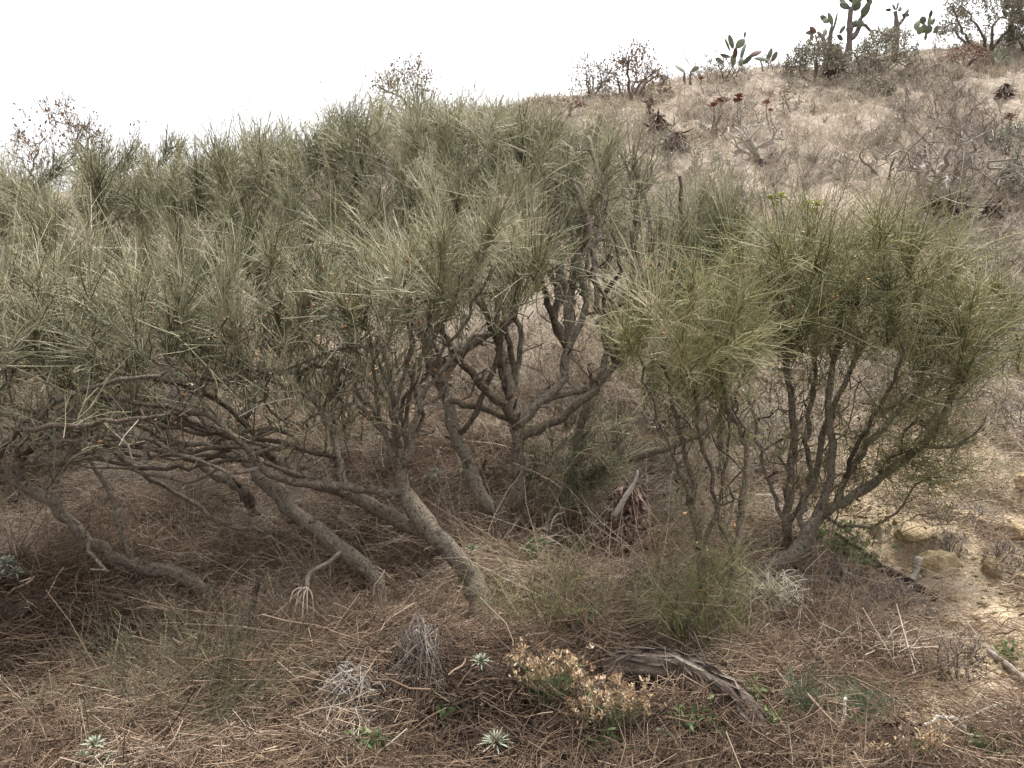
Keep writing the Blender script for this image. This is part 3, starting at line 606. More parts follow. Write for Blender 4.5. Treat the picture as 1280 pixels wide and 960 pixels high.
# --- right
GRN = dict(L=(.14, .33), spread=.54, bend=.85, up=.12, rad=.0022, tint=(.5, .28), sag=.14, back=.17, K=5)
shrub('green fan-shaped broom shrub at right, many slender stems from one low bent base', 25, thin=0.42, rs=0.5, limbs=[
    [(940, 724, None, 24), (962, 712, 4.52, 22), (987, 694, 4.53, 20), (1010, 667, 4.57, 19), (1025, 641, 4.6, 16), (1034, 618, 4.6, 11), (1040, 570, 4.6, 11), (1036, 525, 4.62, 9), (1040, 470, 4.65, 7), (1050, 400, 4.7, 5)],
    [(1025, 641, 4.6, 12), (1045, 632, 4.58, 12), (1092, 604, 4.55, 11), (1152, 555, 4.5, 9), (1182, 515, 4.5, 8), (1200, 470, 4.5, 7), (1242, 440, 4.5, 5)],
    [(1040, 630, 4.6, 9), (1060, 598, 4.62, 8), (1092, 547, 4.7, 8), (1137, 499, 4.75, 6), (1165, 450, 4.8, 5)],
    [(985, 690, None, 14), (984, 655, 4.68, 12), (986, 607, 4.7, 11), (992, 547, 4.75, 10), (987, 491, 4.8, 8), (975, 420, 4.9, 6), (960, 350, 5.0, 4)],
    [(1008, 668, 4.6, 9), (1000, 645, 4.65, 8), (1021, 592, 4.75, 9), (1030, 540, 4.85, 8), (1060, 470, 4.95, 6), (1090, 400, 5.05, 4)],
    [(984, 655, 4.68, 8), (965, 615, 4.6, 5), (950, 560, 4.55, 5), (935, 500, 4.5, 4)],
    [(1152, 555, 4.5, 5), (1190, 560, 4.4, 4), (1230, 530, 4.3, 3)],
    [(990, 660, 4.68, 8), (1010, 610, 4.8, 7), (1010, 540, 5.0, 6), (1020, 450, 5.2, 5), (1010, 370, 5.3, 4)],
    [(1060, 598, 4.62, 6), (1070, 560, 4.5, 6), (1105, 500, 4.4, 5), (1130, 440, 4.3, 4)],
    [(1025, 645, 4.58, 5), (1060, 658, 4.4, 4), (1090, 660, 4.35, 4), (1120, 640, 4.3, 3), (1145, 605, 4.3, 2.5)],
], crowns=[
    dict(poly=[(890, 360), (920, 300), (980, 275), (1060, 262), (1130, 275), (1210, 310), (1275, 370), (1285, 420), (1220, 440), (1120, 425), (1040, 420), (960, 410), (900, 405)], Y=(4.2, 5.3), n=74, d=.18, dv=12, twigs=52, out=1.0, up=.5, spray=GRN, ctr=(1040, 620, 4.7)),
    dict(poly=[(1110, 440), (1250, 420), (1245, 540), (1180, 590), (1110, 540)], Y=(4.2, 4.7), n=44, d=.1, twigs=13, out=.8, up=.0, low=8, spray=dict(GRN, spread=.6, L=(.12, .25), tint=(.3, .2), rad=.0012), ctr=(1040, 600, 4.6)),
    dict(poly=[(940, 440), (1120, 460), (1100, 560), (1040, 600), (960, 560)], Y=(4.4, 5.1), n=24, twigs=6, out=.6, low=2, spray=dict(GRN, spread=.5, L=(.1, .22), tint=(.3, .2)), ctr=(1010, 660, 4.7)),
    dict(poly=[(930, 450), (1190, 450), (1170, 540), (1060, 620), (960, 600)], Y=(4.3, 5.1), n=70, d=.07, out=.7, up=.6, cover=0, low=0, dv=0, rand=.7, rtip=.0036, wob=1.6),
    dict(poly=[(1050, 640), (1130, 600), (1200, 560), (1190, 620), (1090, 660)], Y=(4.2, 4.5), n=14, twigs=6, cover=.6, out=.9, up=-.1, low=2, spray=dict(GRN, L=(.08, .16), rad=.001, tint=(.2, .15)), ctr=(1030, 640, 4.55)),
], foliage='broom_green', pods=1.0)
# --- between
shrub('slim broom shrub growing from the dark fallen log, thin stems and small rounded crown', 26, thin=0.3, rs=0.62, limbs=[
    [(872, 858, None, 13), (866, 830, 3.5, 11), (862, 800, 3.52, 10), (862, 780, 3.55, 8), (880, 740, 3.6, 7), (872, 690, 3.7, 7), (868, 640, 3.75, 7), (857, 570, 3.8, 5), (842, 510, 3.85, 4), (830, 460, 3.9, 3)],
    [(872, 840, 3.48, 12), (885, 812, 3.5, 9), (905, 770, 3.55, 8), (918, 690, 3.65, 7), (930, 610, 3.75, 7), (931, 560, 3.8, 6), (909, 502, 3.85, 6), (902, 450, 3.95, 5), (890, 400, 4.05, 4)],
    [(872, 690, 3.7, 5), (897, 630, 3.75, 5), (876, 562, 3.8, 4), (872, 500, 3.85, 4), (850, 440, 3.9, 3)],
    [(918, 690, 3.65, 5), (900, 640, 3.8, 4), (910, 560, 3.9, 3), (925, 480, 4.0, 3)],
    [(868, 640, 3.75, 4), (845, 580, 3.7, 3), (820, 520, 3.7, 3), (805, 460, 3.7, 2)],
], crowns=[
    dict(poly=[(775, 420), (820, 340), (890, 330), (945, 360), (950, 440), (880, 470), (790, 470)], Y=(3.6, 4.3), n=30, d=.15, twigs=46, out=.8, up=.5, dv=10, spray=dict(GRN, L=(.12, .26), rad=.0016, tint=(.5, .2)), ctr=(865, 600, 3.85)),
    dict(poly=[(820, 480), (930, 480), (940, 600), (850, 620)], Y=(3.6, 4.1), n=24, twigs=7, low=4, cover=.7, out=.5, spray=dict(GRN, L=(.08, .18), rad=.001, tint=(.3, .2)), ctr=(880, 700, 3.7)),
    dict(poly=[(800, 470), (950, 470), (940, 640), (850, 640)], Y=(3.6, 4.1), n=34, d=.05, out=.5, up=.8, cover=0, low=0, dv=0, rand=.7, rtip=.0036, wob=1.6),
    dict(poly=[(810, 650), (930, 640), (940, 750), (830, 760)], Y=(3.4, 3.75), n=36, d=.06, twigs=11, low=6, up=.7, out=.4, spray=dict(GRN, L=(.08, .2), rad=.0009, spread=.5, tint=(.55, .2)), ctr=(875, 800, 3.55)),
], foliage='broom_green', pods=.5)
# --- plume behind
shrub('narrow plume-like young broom rising behind the slim shrub, pale grey green', 27, rs=0.7, limbs=[
    [(905, 600, None, 8), (902, 500, 5.7, 6), (900, 400, 5.7, 6), (898, 300, 5.75, 5), (898, 240, 5.8, 3)],
    [(902, 500, 5.7, 6), (870, 420, 5.6, 6), (858, 340, 5.6, 5), (852, 260, 5.6, 4), (850, 220, 5.6, 3)],
    [(900, 400, 5.7, 4), (920, 330, 5.8, 4), (925, 270, 5.9, 3)],
], crowns=[
    dict(poly=[(875, 225), (900, 205), (922, 225), (925, 300), (880, 310)], Y=(5.55, 5.95), n=26, d=.08, twigs=36, out=.15, up=1.2, low=25, spray=dict(SPK, spread=.2, tint=(.35, .12), L=(.15, .28)), ctr=(900, 500, 5.7)),
    dict(poly=[(820, 230), (860, 210), (880, 300), (960, 300), (940, 360), (840, 380)], Y=(5.4, 6.0), n=40, twigs=24, out=.4, up=.8, low=8, spray=dict(SPK, tint=(.6, .15), L=(.14, .3)), ctr=(880, 500, 5.7)),
], pods=.2)

# ------------------------------------------------------------------ green broom sprouts from the ground
def sprout(label, u, v, hpx, wpx, n, mat='broom_green', seed=0, tint=(.45, .2), rad=.0011, lean=(0, 0), name='broom_sprout', group=None, cat='sprout'):
    rng = np.random.default_rng(seed); g = ground(u, v); Y = g[1]; H = px(hpx, Y); W = px(wpx, Y)
    t = thing(name, g, label, cat, group); b = MB(); K = 5
    o = g + np.stack([rng.normal(size=n) * W * .22, rng.normal(size=n) * W * .22, np.full(n, -.02)], 1)
    tip = g + np.stack([rng.normal(size=n) * W * .5 + lean[0] * H, rng.normal(size=n) * W * .45, H * (.45 + .6 * rng.random(n))], 1)
    tt = np.linspace(0, 1, K)[None, :, None]
    P = o[:, None] * (1 - tt) + tip[:, None] * tt + (rng.normal(size=(n, 3)) * H * .12)[:, None] * tt * (1 - tt) * 2 + rng.normal(size=(n, K, 3)) * H * .015
    b.tubes(P, rad * np.linspace(1.4, .6, K)[None] * np.ones((n, 1)), 3, tint=np.clip(.15 + rng.random(n) * .2, 0, 1))
    for k in (2, 3, 4):
        spray(b, rng, P[:, k], P[:, k] - P[:, k - 1], 4, L=(H * .1, H * .32), spread=.4, rad=rad * .85, bend=.3, back=.03, tint=tint, fork=.4)
    b.build('stems', M[mat], t); return t
sprout('thin grey-green broom regrowth in front of the curved pale stem', 690, 795, 110, 120, 34, 'broom_green', 31, (.38, .2))
sprout('loose green broom regrowth beside the base of the forked trunk', 640, 795, 90, 70, 16, 'broom_green', 32, (.45, .2))
sprout('sparse grey-green broom wisps between the dead leaf heap and the slim shrub', 770, 795, 80, 110, 22, 'broom', 33, (.25, .2))
sprout('dense blue-green broom seedling at lower right, brush shaped', 1070, 905, 52, 52, 60, 'broom_blue', 34, (.4, .2))
sprout('thin blue-green broom seedling left of the brush-shaped one', 1008, 905, 60, 30, 22, 'broom_blue', 35, (.4, .2))
sprout('small green broom tuft low on the hill behind the yellow-green shoots', 990, 300, 60, 40, 25, 'broom', 36, (.6, .2))
sprout('dull olive twiggy bush low at lower left, finely branched', 255, 890, 105, 230, 150, 'olive', 37, (.3, .2), .0008, name='twiggy_bush', cat='bush')
sprout('sparse olive twigs spreading right of the dull twiggy bush', 340, 905, 60, 120, 34, 'olive', 38, (.35, .2), .0008, name='twiggy_bush', cat='bush')

# ------------------------------------------------------------------ litter and dry grass
def scatter(rng, n, y0, y1, fx=.86, dens=None):
    out = []
    while sum(len(o) for o in out) < n:
        y = y0 * (y1 / y0) ** rng.random(n); x = (rng.random(n) * 2 - 1) * fx * y
        k = np.ones(n, bool) if dens is None else rng.random(n) < dens(x, y)
        out.append(np.stack([x, y], 1)[k])
    return np.concatenate(out)[:n]
def make_litter():
    rng = np.random.default_rng(41); b = MB()
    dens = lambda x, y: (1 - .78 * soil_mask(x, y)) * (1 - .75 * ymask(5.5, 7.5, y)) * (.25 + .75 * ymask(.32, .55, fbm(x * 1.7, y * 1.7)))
    depth = lambda y: -.14 + .34 * ymask(3.3, 4.5, y)  # tint offset: darker in front, brightened farther back to offset shade under the canopy
    def lay(p, ang, L, h, tint, rad, K=4, lift=.03, curl=.5):
        n = len(p); t = np.linspace(-.5, .5, K)[None, :, None]
        el = rng.normal(size=n) * .28
        d = np.stack([np.cos(ang) * np.cos(el), np.sin(ang) * np.cos(el), np.sin(el)], 1)
        side = np.stack([-np.sin(ang), np.cos(ang), rng.normal(size=n) * .5], 1) * (rng.normal(size=n) * curl)[:, None]
        c = np.stack([p[:, 0], p[:, 1], height(p[:, 0], p[:, 1]) + h], 1)
        P = c[:, None] + L[:, None, None] * (d[:, None] * t + side[:, None] * (t ** 2 - .08)) + rng.normal(size=(n, K, 3)) * .006
        gz = height(P[..., 0], P[..., 1]) + .002
        P[..., 2] = np.maximum(P[..., 2], gz)
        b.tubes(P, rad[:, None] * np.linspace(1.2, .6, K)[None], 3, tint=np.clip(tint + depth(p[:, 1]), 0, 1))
    # loose twigs
    n = 42000; p = scatter(rng, n, 1.9, 7.5, dens=dens)
    mound = np.clip(fbm(p[:, 0] * 2.4 + 9, p[:, 1] * 2.4, 3) - .35, 0, 1) * .30
    tone = .42 + (fbm(p[:, 0] * 1.1 + 2, p[:, 1] * 1.1 + 7, 3) - .5) * 1.5
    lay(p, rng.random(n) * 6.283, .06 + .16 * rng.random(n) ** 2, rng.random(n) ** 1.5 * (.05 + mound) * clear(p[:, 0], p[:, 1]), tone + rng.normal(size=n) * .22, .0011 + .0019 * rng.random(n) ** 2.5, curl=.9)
    # sprays lying together
    m = 1500; q = scatter(rng, m, 1.9, 7, dens=dens); k = 45
    idx = np.repeat(np.arange(m), k); a0 = rng.random(m) * 6.283
    ang = a0[idx] + rng.normal(size=m * k) * .45
    L = (.12 + .22 * rng.random(m * k)); off = np.stack([np.cos(ang), np.sin(ang)], 1) * (L * .5 * rng.random(m * k))[:, None] + rng.normal(size=(m * k, 2)) * .05
    p = q[idx] + off; hh = (.02 + .13 * rng.random(m))[idx] * rng.random(m * k) * clear(p[:, 0], p[:, 1])
    tt = (.42 + rng.normal(size=m) * .2 + (fbm(q[:, 0] * 1.1 + 2, q[:, 1] * 1.1 + 7, 3) - .5) * 1.3)[idx] + rng.normal(size=m * k) * .12
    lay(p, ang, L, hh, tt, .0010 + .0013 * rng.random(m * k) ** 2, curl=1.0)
    # thicker sticks
    n = 900; p = scatter(rng, n, 2.0, 7.5, dens=dens)
    lay(p, rng.random(n) * 6.283, .15 + .45 * rng.random(n) ** 2, .02 + .1 * rng.random(n) ** 2, .45 + rng.normal(size=n) * .28, .002 + .0035 * rng.random(n) ** 2, K=6, curl=.25)
    # dead brush standing and arching up to knee height in clumps around the trunks
    hm = lambda x, y: ymask(.30, .60, fbm(x * 1.5 + 21, y * 1.9 + 4, 3)) * (.25 + .75 * ymask(2.9, 4.0, y)) * (1 - ymask(1.2, 2.4, x))
    m = 3300; q = scatter(rng, m, 2.2, 7, dens=lambda x, y: dens(x, y) * (.25 + .75 * hm(x, y)) * clear(x, y)); k = 12; idx = np.repeat(np.arange(m), k); n = m * k
    p = q[idx] + rng.normal(size=(n, 2)) * .05; h = ((.06 + .22 * hm(q[:, 0], q[:, 1]) * rng.random(m))[idx]) * (.5 + .7 * rng.random(n))
    ld = rng.normal(size=(m, 3)) * np.array([.5, .5, 0])
    d = unit(ld[idx] + np.stack([rng.normal(size=n) * .5, rng.normal(size=n) * .5, np.ones(n)], 1)); t = np.linspace(0, 1, 6)[None, :, None]
    c = np.stack([p[:, 0], p[:, 1], height(p[:, 0], p[:, 1])], 1)
    P = c[:, None] + h[:, None, None] * (d[:, None] * t * 1.1 + (rng.normal(size=(n, 3)) * 1.1 + ld[idx] + np.array([0, 0, -.4]))[:, None] * t ** 2 + rng.normal(size=(n, 6, 3)) * .05 * t)
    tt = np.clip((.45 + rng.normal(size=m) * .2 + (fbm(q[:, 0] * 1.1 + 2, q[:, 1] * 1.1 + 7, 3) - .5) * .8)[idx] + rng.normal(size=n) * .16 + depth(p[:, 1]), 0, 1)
    b.tubes(P, .0012 * np.linspace(1.4, .6, 6)[None] * (.7 + .7 * rng.random((n, 1))), 3, tint=tt)
    for j in (2, 3, 4):
        f = np.nonzero(rng.random(n) < .55)[0]; seg = P[f, j + 1] - P[f, j]; dd = unit(seg + rng.normal(size=seg.shape) * .7 * np.linalg.norm(seg, axis=1)[:, None]); t4 = np.linspace(0, 1, 4)[None, :, None]
        b.tubes(P[f, j][:, None] + (h[f] * (.2 + .4 * rng.random(len(f))))[:, None, None] * (dd[:, None] * t4 + (rng.normal(size=(len(f), 3)) * .5 + np.array([0, 0, -.3]))[:, None] * t4 ** 2), .0009 * np.linspace(1.1, .6, 4)[None] * np.ones((len(f), 1)), 3, tint=tt[f])
    n = 15000; p = scatter(rng, n, 1.9, 6.5, dens=dens)
    P = np.stack([p[:, 0], p[:, 1], height(p[:, 0], p[:, 1]) + .005 + .05 * rng.random(n)], 1); D = rng.normal(size=(n, 3)) * np.array([1, 1, .35])
    b.leaves(P, D, .012 + .028 * rng.random(n) ** 2, .005 + .010 * rng.random(n), curl=rng.normal(size=n) * .5, tint=np.clip(.3 + rng.normal(size=n) * .28, 0, 1), rng=rng)
    o = b.build('dead_twig_litter', M['litter']); tag(o, 'tangled brown dead broom twigs carpeting the ground under the shrubs', 'litter', kind='stuff')
make_litter()
def make_grass():
    rng = np.random.default_rng(42); b = MB()
    # tufts of thin blades over the hillside
    m = 9500; q = scatter(rng, m, 3.2, 19.5, .95, dens=lambda x, y: (.25 * ymask(2.6, 3.4, x) * (1 - ymask(5.2, 7, y)) + ymask(5.2, 7, y)) * (1 - .8 * soil_mask(x, y) * (x < 3)) * (.25 + .75 * ymask(.35, .6, fbm(x * 1.2 + 3, y * 1.2 + 5))))
    k = 18; idx = np.repeat(np.arange(m), k); n = m * k
    rad = (.04 + .07 * rng.random(m))[idx]
    p = q[idx] + rng.normal(size=(n, 2)) * rad[:, None]
    h = ((.07 + .20 * rng.random(m))[idx]) * (.5 + .7 * rng.random(n))
    c = np.stack([p[:, 0], p[:, 1], height(p[:, 0], p[:, 1]) - .01], 1)
    d = unit(np.stack([rng.normal(size=n) * .55, rng.normal(size=n) * .55, np.ones(n) * .9], 1))
    t = np.linspace(0, 1, 4)[None, :, None]
    P = c[:, None] + h[:, None, None] * (d[:, None] * t + (rng.normal(size=(n, 3)) * .45 + np.array([0, 0, -.25]))[:, None] * t ** 2)
    w = (.0012 + .00019 * p[:, 1])[:, None] * np.linspace(1.2, .4, 4)[None]
    tt = np.clip((.47 + rng.normal(size=m) * .2)[idx] + rng.normal(size=n) * .15, 0, 1)
    b.tubes(P, w, 3, tint=tt)
    o = b.build('dry_grass', M['grass']); tag(o, 'thin bleached dry grass covering the hillside', 'dry grass', kind='stuff')
make_grass()
def make_scrub():
    # grey wiry stems between the grass, in drifts
    rng = np.random.default_rng(44); b = MB(); m = 1900
    q = scatter(rng, m, 5.5, 19, .8, dens=lambda x, y: (1 - soil_mask(x, y)) * ymask(.42, .62, fbm(x * .7 + 13, y * .7 + 2)) * (.35 + .65 * ymask(.4, .6, fbm(x * 2.3, y * 2.3 + 9))))
    g = np.stack([q[:, 0], q[:, 1], height(q[:, 0], q[:, 1])], 1); k = 9; idx = np.repeat(np.arange(m), k); n = m * k
    H = (.10 + .22 * rng.random(m) ** 1.5)[idx]
    d = unit(np.stack([rng.normal(size=n) * .7, rng.normal(size=n) * .7, np.ones(n)], 1)); t = np.linspace(0, 1, 5)[None, :, None]
    P = g[idx][:, None] + H[:, None, None] * (d[:, None] * t + (rng.normal(size=(n, 3)) * .4)[:, None] * t ** 2 + rng.normal(size=(n, 5, 3)) * .05 * t)
    tt = np.clip((.5 + rng.normal(size=m) * .2)[idx] + rng.normal(size=n) * .12, 0, 1); w = (.0014 + .00017 * q[idx, 1])
    b.tubes(P, w[:, None] * np.linspace(1.3, .6, 5)[None], 3, tint=tt)
    for j in (1, 2, 3):
        for rep in range(2):
            o = P[:, j]; dd = unit(P[:, j + 1] - P[:, j] + rng.normal(size=(n, 3)) * .6 * np.linalg.norm(P[:, j + 1] - P[:, j], axis=1)[:, None]); t3 = np.linspace(0, 1, 3)[None, :, None]
            b.tubes(o[:, None] + (H * (.15 + .25 * rng.random(n)))[:, None, None] * (dd[:, None] * t3 + rng.normal(size=(n, 3, 3)) * .06 * t3), w[:, None] * .75 * np.array([[1, .8, .5]]), 3, tint=tt)
    o = b.build('dry_scrub', mat_ramp('dry_scrub_stem', [(0, (.14, .115, .09)), (.5, (.29, .245, .195)), (1, (.50, .445, .37))], .85)); tag(o, 'grey wiry dry undergrowth in drifts over the hillside', 'scrub', kind='stuff')
make_scrub()
def make_pebbles():
    rng = np.random.default_rng(43); b = MB(); n = 8000
    p = scatter(rng, n, 2.4, 9, 1.0, dens=lambda x, y: .04 + .96 * soil_mask(x, y))
    s = .004 + .02 * rng.random(n) ** 4
    oc = np.array([[1, 0, 0], [0, 1, 0], [-1, 0, 0], [0, -1, 0], [0, 0, 1.], [0, 0, -1.]]); F = np.array([[0, 1, 4], [1, 2, 4], [2, 3, 4], [3, 0, 4], [1, 0, 5], [2, 1, 5], [3, 2, 5], [0, 3, 5]])
    V = oc[None] * (s[:, None, None] * (.6 + .8 * rng.random((n, 6, 1))) * np.array([1.2, 1, .7])) + rng.normal(size=(n, 6, 3)) * s[:, None, None] * .25
    V = V + np.stack([p[:, 0], p[:, 1], height(p[:, 0], p[:, 1]) + s * .2], 1)[:, None]
    b.add(V.reshape(-1, 3), None, (F[None] + (np.arange(n) * 6)[:, None, None]).reshape(-1, 3), np.repeat(np.clip(.45 + rng.normal(size=n) * .25, 0, 1), 6))
    o = b.build('gravel', M['rock'], smooth=False); tag(o, 'ochre crumbs of stone on the bare soil at right', 'gravel', kind='stuff')
make_pebbles()

# ------------------------------------------------------------------ hill plants
def bush(label, u, v, hpx, wpx, Y=None, seed=0, ntip=60, leaf=8, leafmat='hillleaf', woodmat='hillwood', leafsize=.03, group=None, name='hill_bush', twist=1.0, lean=(0, 0), stems=5, stemr=.02, woodtint=.35, cat='bush', flat=.8, leafw=.45, leaftint=.5, fine=4, low=.15, rtip=.003, sf=1.0):
    """woody bush: a few crooked stems, tips filling a dome, small leaves at the tips"""
    rng = np.random.default_rng(seed); g = ground(u, v) if Y is None else drop(at(u, v, Y)); Yg = g[1]; H = px(hpx, Yg); W = px(wpx, Yg) / 2
    t = thing(name, g, label, cat, group); T = Tree(rng, max(.05, H * .06), .012 * twist * max(H, .4), .3)
    for k in range(stems):
        a = rng.random() * 6.283; f = (.3 + .5 * rng.random()) * sf
        p0 = g + np.array([math.cos(a) * W * .08, math.sin(a) * W * .08, -.05]); p3 = g + np.array([math.cos(a) * W * f + lean[0] * H * .5, math.sin(a) * W * f, H * (.35 + .25 * rng.random())])
        mid = (p0 + p3) / 2 + rng.normal(size=3) * H * .07 * twist
        T.limb_w([[*p0, stemr], [*mid, stemr * .75], [*p3, stemr * .45]], root=True, k=0)
    v3 = rng.normal(size=(ntip * 3, 3)); v3[:, 2] = np.abs(v3[:, 2]); v3 = unit(v3) * (.55 + .45 * rng.random((ntip * 3, 1)) ** .5)
    tips = g + np.stack([v3[:, 0] * W + lean[0] * H * v3[:, 2], v3[:, 1] * W, H * (low + (1 - low) * v3[:, 2])], 1)
    lift = tips[:, 2] - height(tips[:, 0], tips[:, 1]); tips = tips[lift > .04][:ntip]
    D = unit(tips - g + rng.normal(size=tips.shape) * .25 * H)
    T.grow(tips, D, wob=twist, rtip=rtip); T.solve(rtip=rtip)
    wb = MB()
    for lb, b in T.meshes(tint_of=lambda RR, PP: np.clip(woodtint + .25 * np.clip(RR / .03, 0, 1) + rng.normal(size=(len(RR), 1)) * .12, 0, 1)).items():
        b.build('branches', M[woodmat], t)
    tp = np.array([T.p[i] for i in T.tips]); td = np.array(T.tipdir)
    if fine:
        fb = MB(); spray(fb, rng, tp, td, fine, L=(H * .06, H * .17), spread=.6, rad=.0022 if Yg > 8 else .0014, bend=.35, back=H * .12, tint=(woodtint + .1, .2), fork=.6)
        fb.build('crown', M[woodmat], t)
    if leaf:
        n = len(tp) * leaf; idx = np.repeat(np.arange(len(tp)), leaf); lb = MB()
        P = tp[idx] + rng.normal(size=(n, 3)) * leafsize * .8 - td[idx] * (rng.random((n, 1)) * H * .15)
        lb.leaves(P, td[idx] + rng.normal(size=(n, 3)) * .7, .75 * leafsize * (.6 + .8 * rng.random(n)), leafsize * leafw, curl=rng.normal(size=n) * .3, tint=np.clip(leaftint + rng.normal(size=n) * .25, 0, 1), rng=rng)
        lb.build('leaves', M[leafmat], t)
    return t
bush('bare bush with rusty leaf scraps on the skyline at far left', 85, 200, 140, 145, Y=11.0, seed=51, ntip=170, leaf=6, leafmat='rustleaf', leafsize=.05, twist=1.6, stemr=.02, woodtint=.2, low=.1)
bush('small bare sprig on the skyline right of the far-left bush', 172, 200, 92, 30, Y=11.4, seed=52, ntip=9, leaf=6, leafmat='rustleaf', leafsize=.05, twist=1.6, stems=2, stemr=.02, woodtint=.2)
bush('bare round bush with tan leaf scraps on the skyline above the centre crown', 505, 160, 96, 100, Y=12.5, seed=53, ntip=140, leaf=7, leafmat='rustleaf', leafsize=.05, twist=1.5, woodtint=.25)
bush('dark bare tree-like bush with rusty leaves on the skyline at centre right', 790, 110, 74, 90, Y=14.2, seed=54, ntip=140, leaf=8, leafmat='rustleaf', leafsize=.055, twist=1.8, stemr=.03, woodtint=.12)
bush('low grey bush left of the dark skyline bush', 738, 112, 48, 55, Y=14.0, seed=55, ntip=60, leaf=6, leafmat='hillleaf', leafsize=.05, twist=1.4, woodtint=.25)
bush('small reddish dried bush at the left foot of the skyline bush', 712, 124, 22, 45, Y=13.2, seed=56, ntip=26, leaf=8, leafmat='redrose', leafsize=.04, woodtint=.2)
bush('rounded grey-green bush near the ridge below the tall cactus', 1018, 100, 50, 80, seed=57, ntip=130, leaf=24, leafsize=.05, twist=.9, woodtint=.25, leaftint=.5)
bush('grey-green leafy bush right of the cactus stump', 1105, 95, 58, 95, seed=58, ntip=120, leaf=24, leafsize=.055, twist=1.2, woodtint=.2, leaftint=.48)
bush('large arching bush at the top right corner, dark limbs bent over', 1235, 62, 95, 130, seed=59, ntip=220, leaf=30, leafsize=.055, twist=1.8, stemr=.032, woodtint=.12, leaftint=.4)
bush('arching bush cut by the right edge at the top, dark undersides', 1292, 70, 70, 80, seed=60, ntip=110, leaf=30, leafsize=.055, twist=1.8, stemr=.028, woodtint=.1, leaftint=.35)
bush('grey fine-twigged bush in mid slope above the dead twisted shrub', 1165, 165, 60, 130, seed=61, ntip=120, leaf=2, fine=9, leafsize=.035, twist=1.2, stemr=.012, woodtint=.45, leaftint=.6)
bush('bare grey bush on the slope near the right edge', 1235, 180, 55, 60, seed=62, ntip=50, leaf=2, fine=5, leafsize=.035, twist=1.4, stemr=.014, woodtint=.4)
bush('grey-green bush below the ridge left of the stump', 1090, 122, 26, 60, seed=63, ntip=50, leaf=16, leafsize=.045, woodtint=.3)
bush('low bare bush under the small prickly pear group', 905, 100, 26, 60, seed=64, ntip=50, leaf=3, fine=4, leafsize=.04, twist=1.4, stemr=.014, woodtint=.25)
bush('thin bare upright bush right of the small prickly pears', 955, 82, 38, 22, Y=15.2, seed=65, ntip=14, leaf=0, twist=1.2, stems=3, stemr=.014, woodtint=.45)
bush('brown scrubby bush on the ridge between prickly pears and round bush', 985, 78, 25, 50, seed=66, ntip=40, leaf=7, leafmat='rustleaf', leafsize=.045)
bush('dead twisted grey shrub with a dark root mound on the right slope', 1180, 262, 115, 190, seed=67, ntip=95, leaf=0, fine=5, sf=.6, twist=2.4, stemr=.04, stems=9, woodtint=.5, rtip=.006, name='dead_shrub', cat='dead shrub', low=.2)
bush('small dead twisted shrub leaning left of the root mound', 1108, 225, 55, 70, seed=68, ntip=20, leaf=3, leafsize=.04, twist=2.2, stemr=.022, stems=2, woodtint=.35, lean=(-.3, 0), name='dead_shrub', cat='dead shrub')
bush('pale bare candelabra shrub with thick grey forks mid slope', 950, 192, 50, 85, seed=69, ntip=26, leaf=0, twist=1.0, stemr=.028, stems=6, rtip=.012, woodtint=.95, woodmat='greydead', name='dead_shrub', cat='dead shrub', lean=(-.2, 0))
bush('thin green-tipped shrub right of the candelabra shrub', 992, 140, 42, 45, seed=70, ntip=20, leaf=9, leafsize=.05, leafmat='hillleaf', leaftint=.5, stems=3, woodtint=.4, stemr=.014)
bush('thin dark-stemmed shrub holding red rosettes left of the candelabra shrub', 895, 170, 50, 50, seed=71, ntip=18, leaf=0, twist=1.3, stems=4, stemr=.018, woodtint=.3, name='dead_shrub', cat='dead shrub')
bush('grey-white leafy shrub at the right edge beside the root mound', 1268, 250, 55, 60, seed=72, ntip=60, leaf=12, leafsize=.045, leafmat='silver', woodtint=.4, leaftint=.35)
bush('low silver-green shrub at the right edge in mid slope', 1262, 195, 40, 55, seed=73, ntip=50, leaf=10, leafsize=.045, leafmat='silver', woodtint=.4, leaftint=.35)
bush('reddish brown withered shrub near the top right', 1205, 82, 22, 60, seed=74, ntip=50, leaf=9, leafmat='redrose', leafsize=.05, woodtint=.2, leaftint=.6)
bush('pale green round plant beside the reddish withered shrub', 1243, 82, 22, 34, seed=75, ntip=30, leaf=14, leafmat='silver', leafsize=.05, leaftint=.55)
bush('dark dry scrub at the right edge above the bare soil', 1266, 545, 50, 90, seed=76, ntip=80, leaf=2, fine=8, leafsize=.02, twist=1.4, stemr=.008, woodtint=.25)
bush('dry grey-brown scrub right of the green fan shrub', 1240, 400, 60, 110, seed=77, ntip=100, leaf=2, fine=8, leafsize=.02, twist=1.3, stemr=.008, woodtint=.45)
bush('dry reddish upright weed bush at lower right', 1200, 860, 75, 75, seed=78, ntip=60, leaf=2, fine=7, leafsize=.012, stemr=.004, woodtint=.3, leafmat='rustleaf', name='dry_weed', cat='weed')
bush('dry pale scrub at the edge of the bare soil below the rock', 1120, 770, 45, 110, seed=79, ntip=80, leaf=2, fine=8, leafsize=.012, stemr=.004, woodtint=.45, leafmat='rustleaf', name='dry_weed', cat='weed')
bush('grey dry tuft growing over the pit in the soil', 1190, 690, 30, 45, seed=80, ntip=40, leaf=0, fine=7, stemr=.004, woodtint=.4, name='dry_weed', cat='weed')
bush('grey dry mat on the soil above the pit', 1195, 650, 22, 100, seed=81, ntip=60, leaf=0, fine=8, stemr=.004, woodtint=.55, name='dry_weed', cat='weed')
bush('brown dry tuft at the right edge of the bare soil', 1260, 720, 45, 70, seed=82, ntip=60, leaf=2, fine=8, leafsize=.012, leafmat='rustleaf', stemr=.004, woodtint=.35, name='dry_weed', cat='weed')
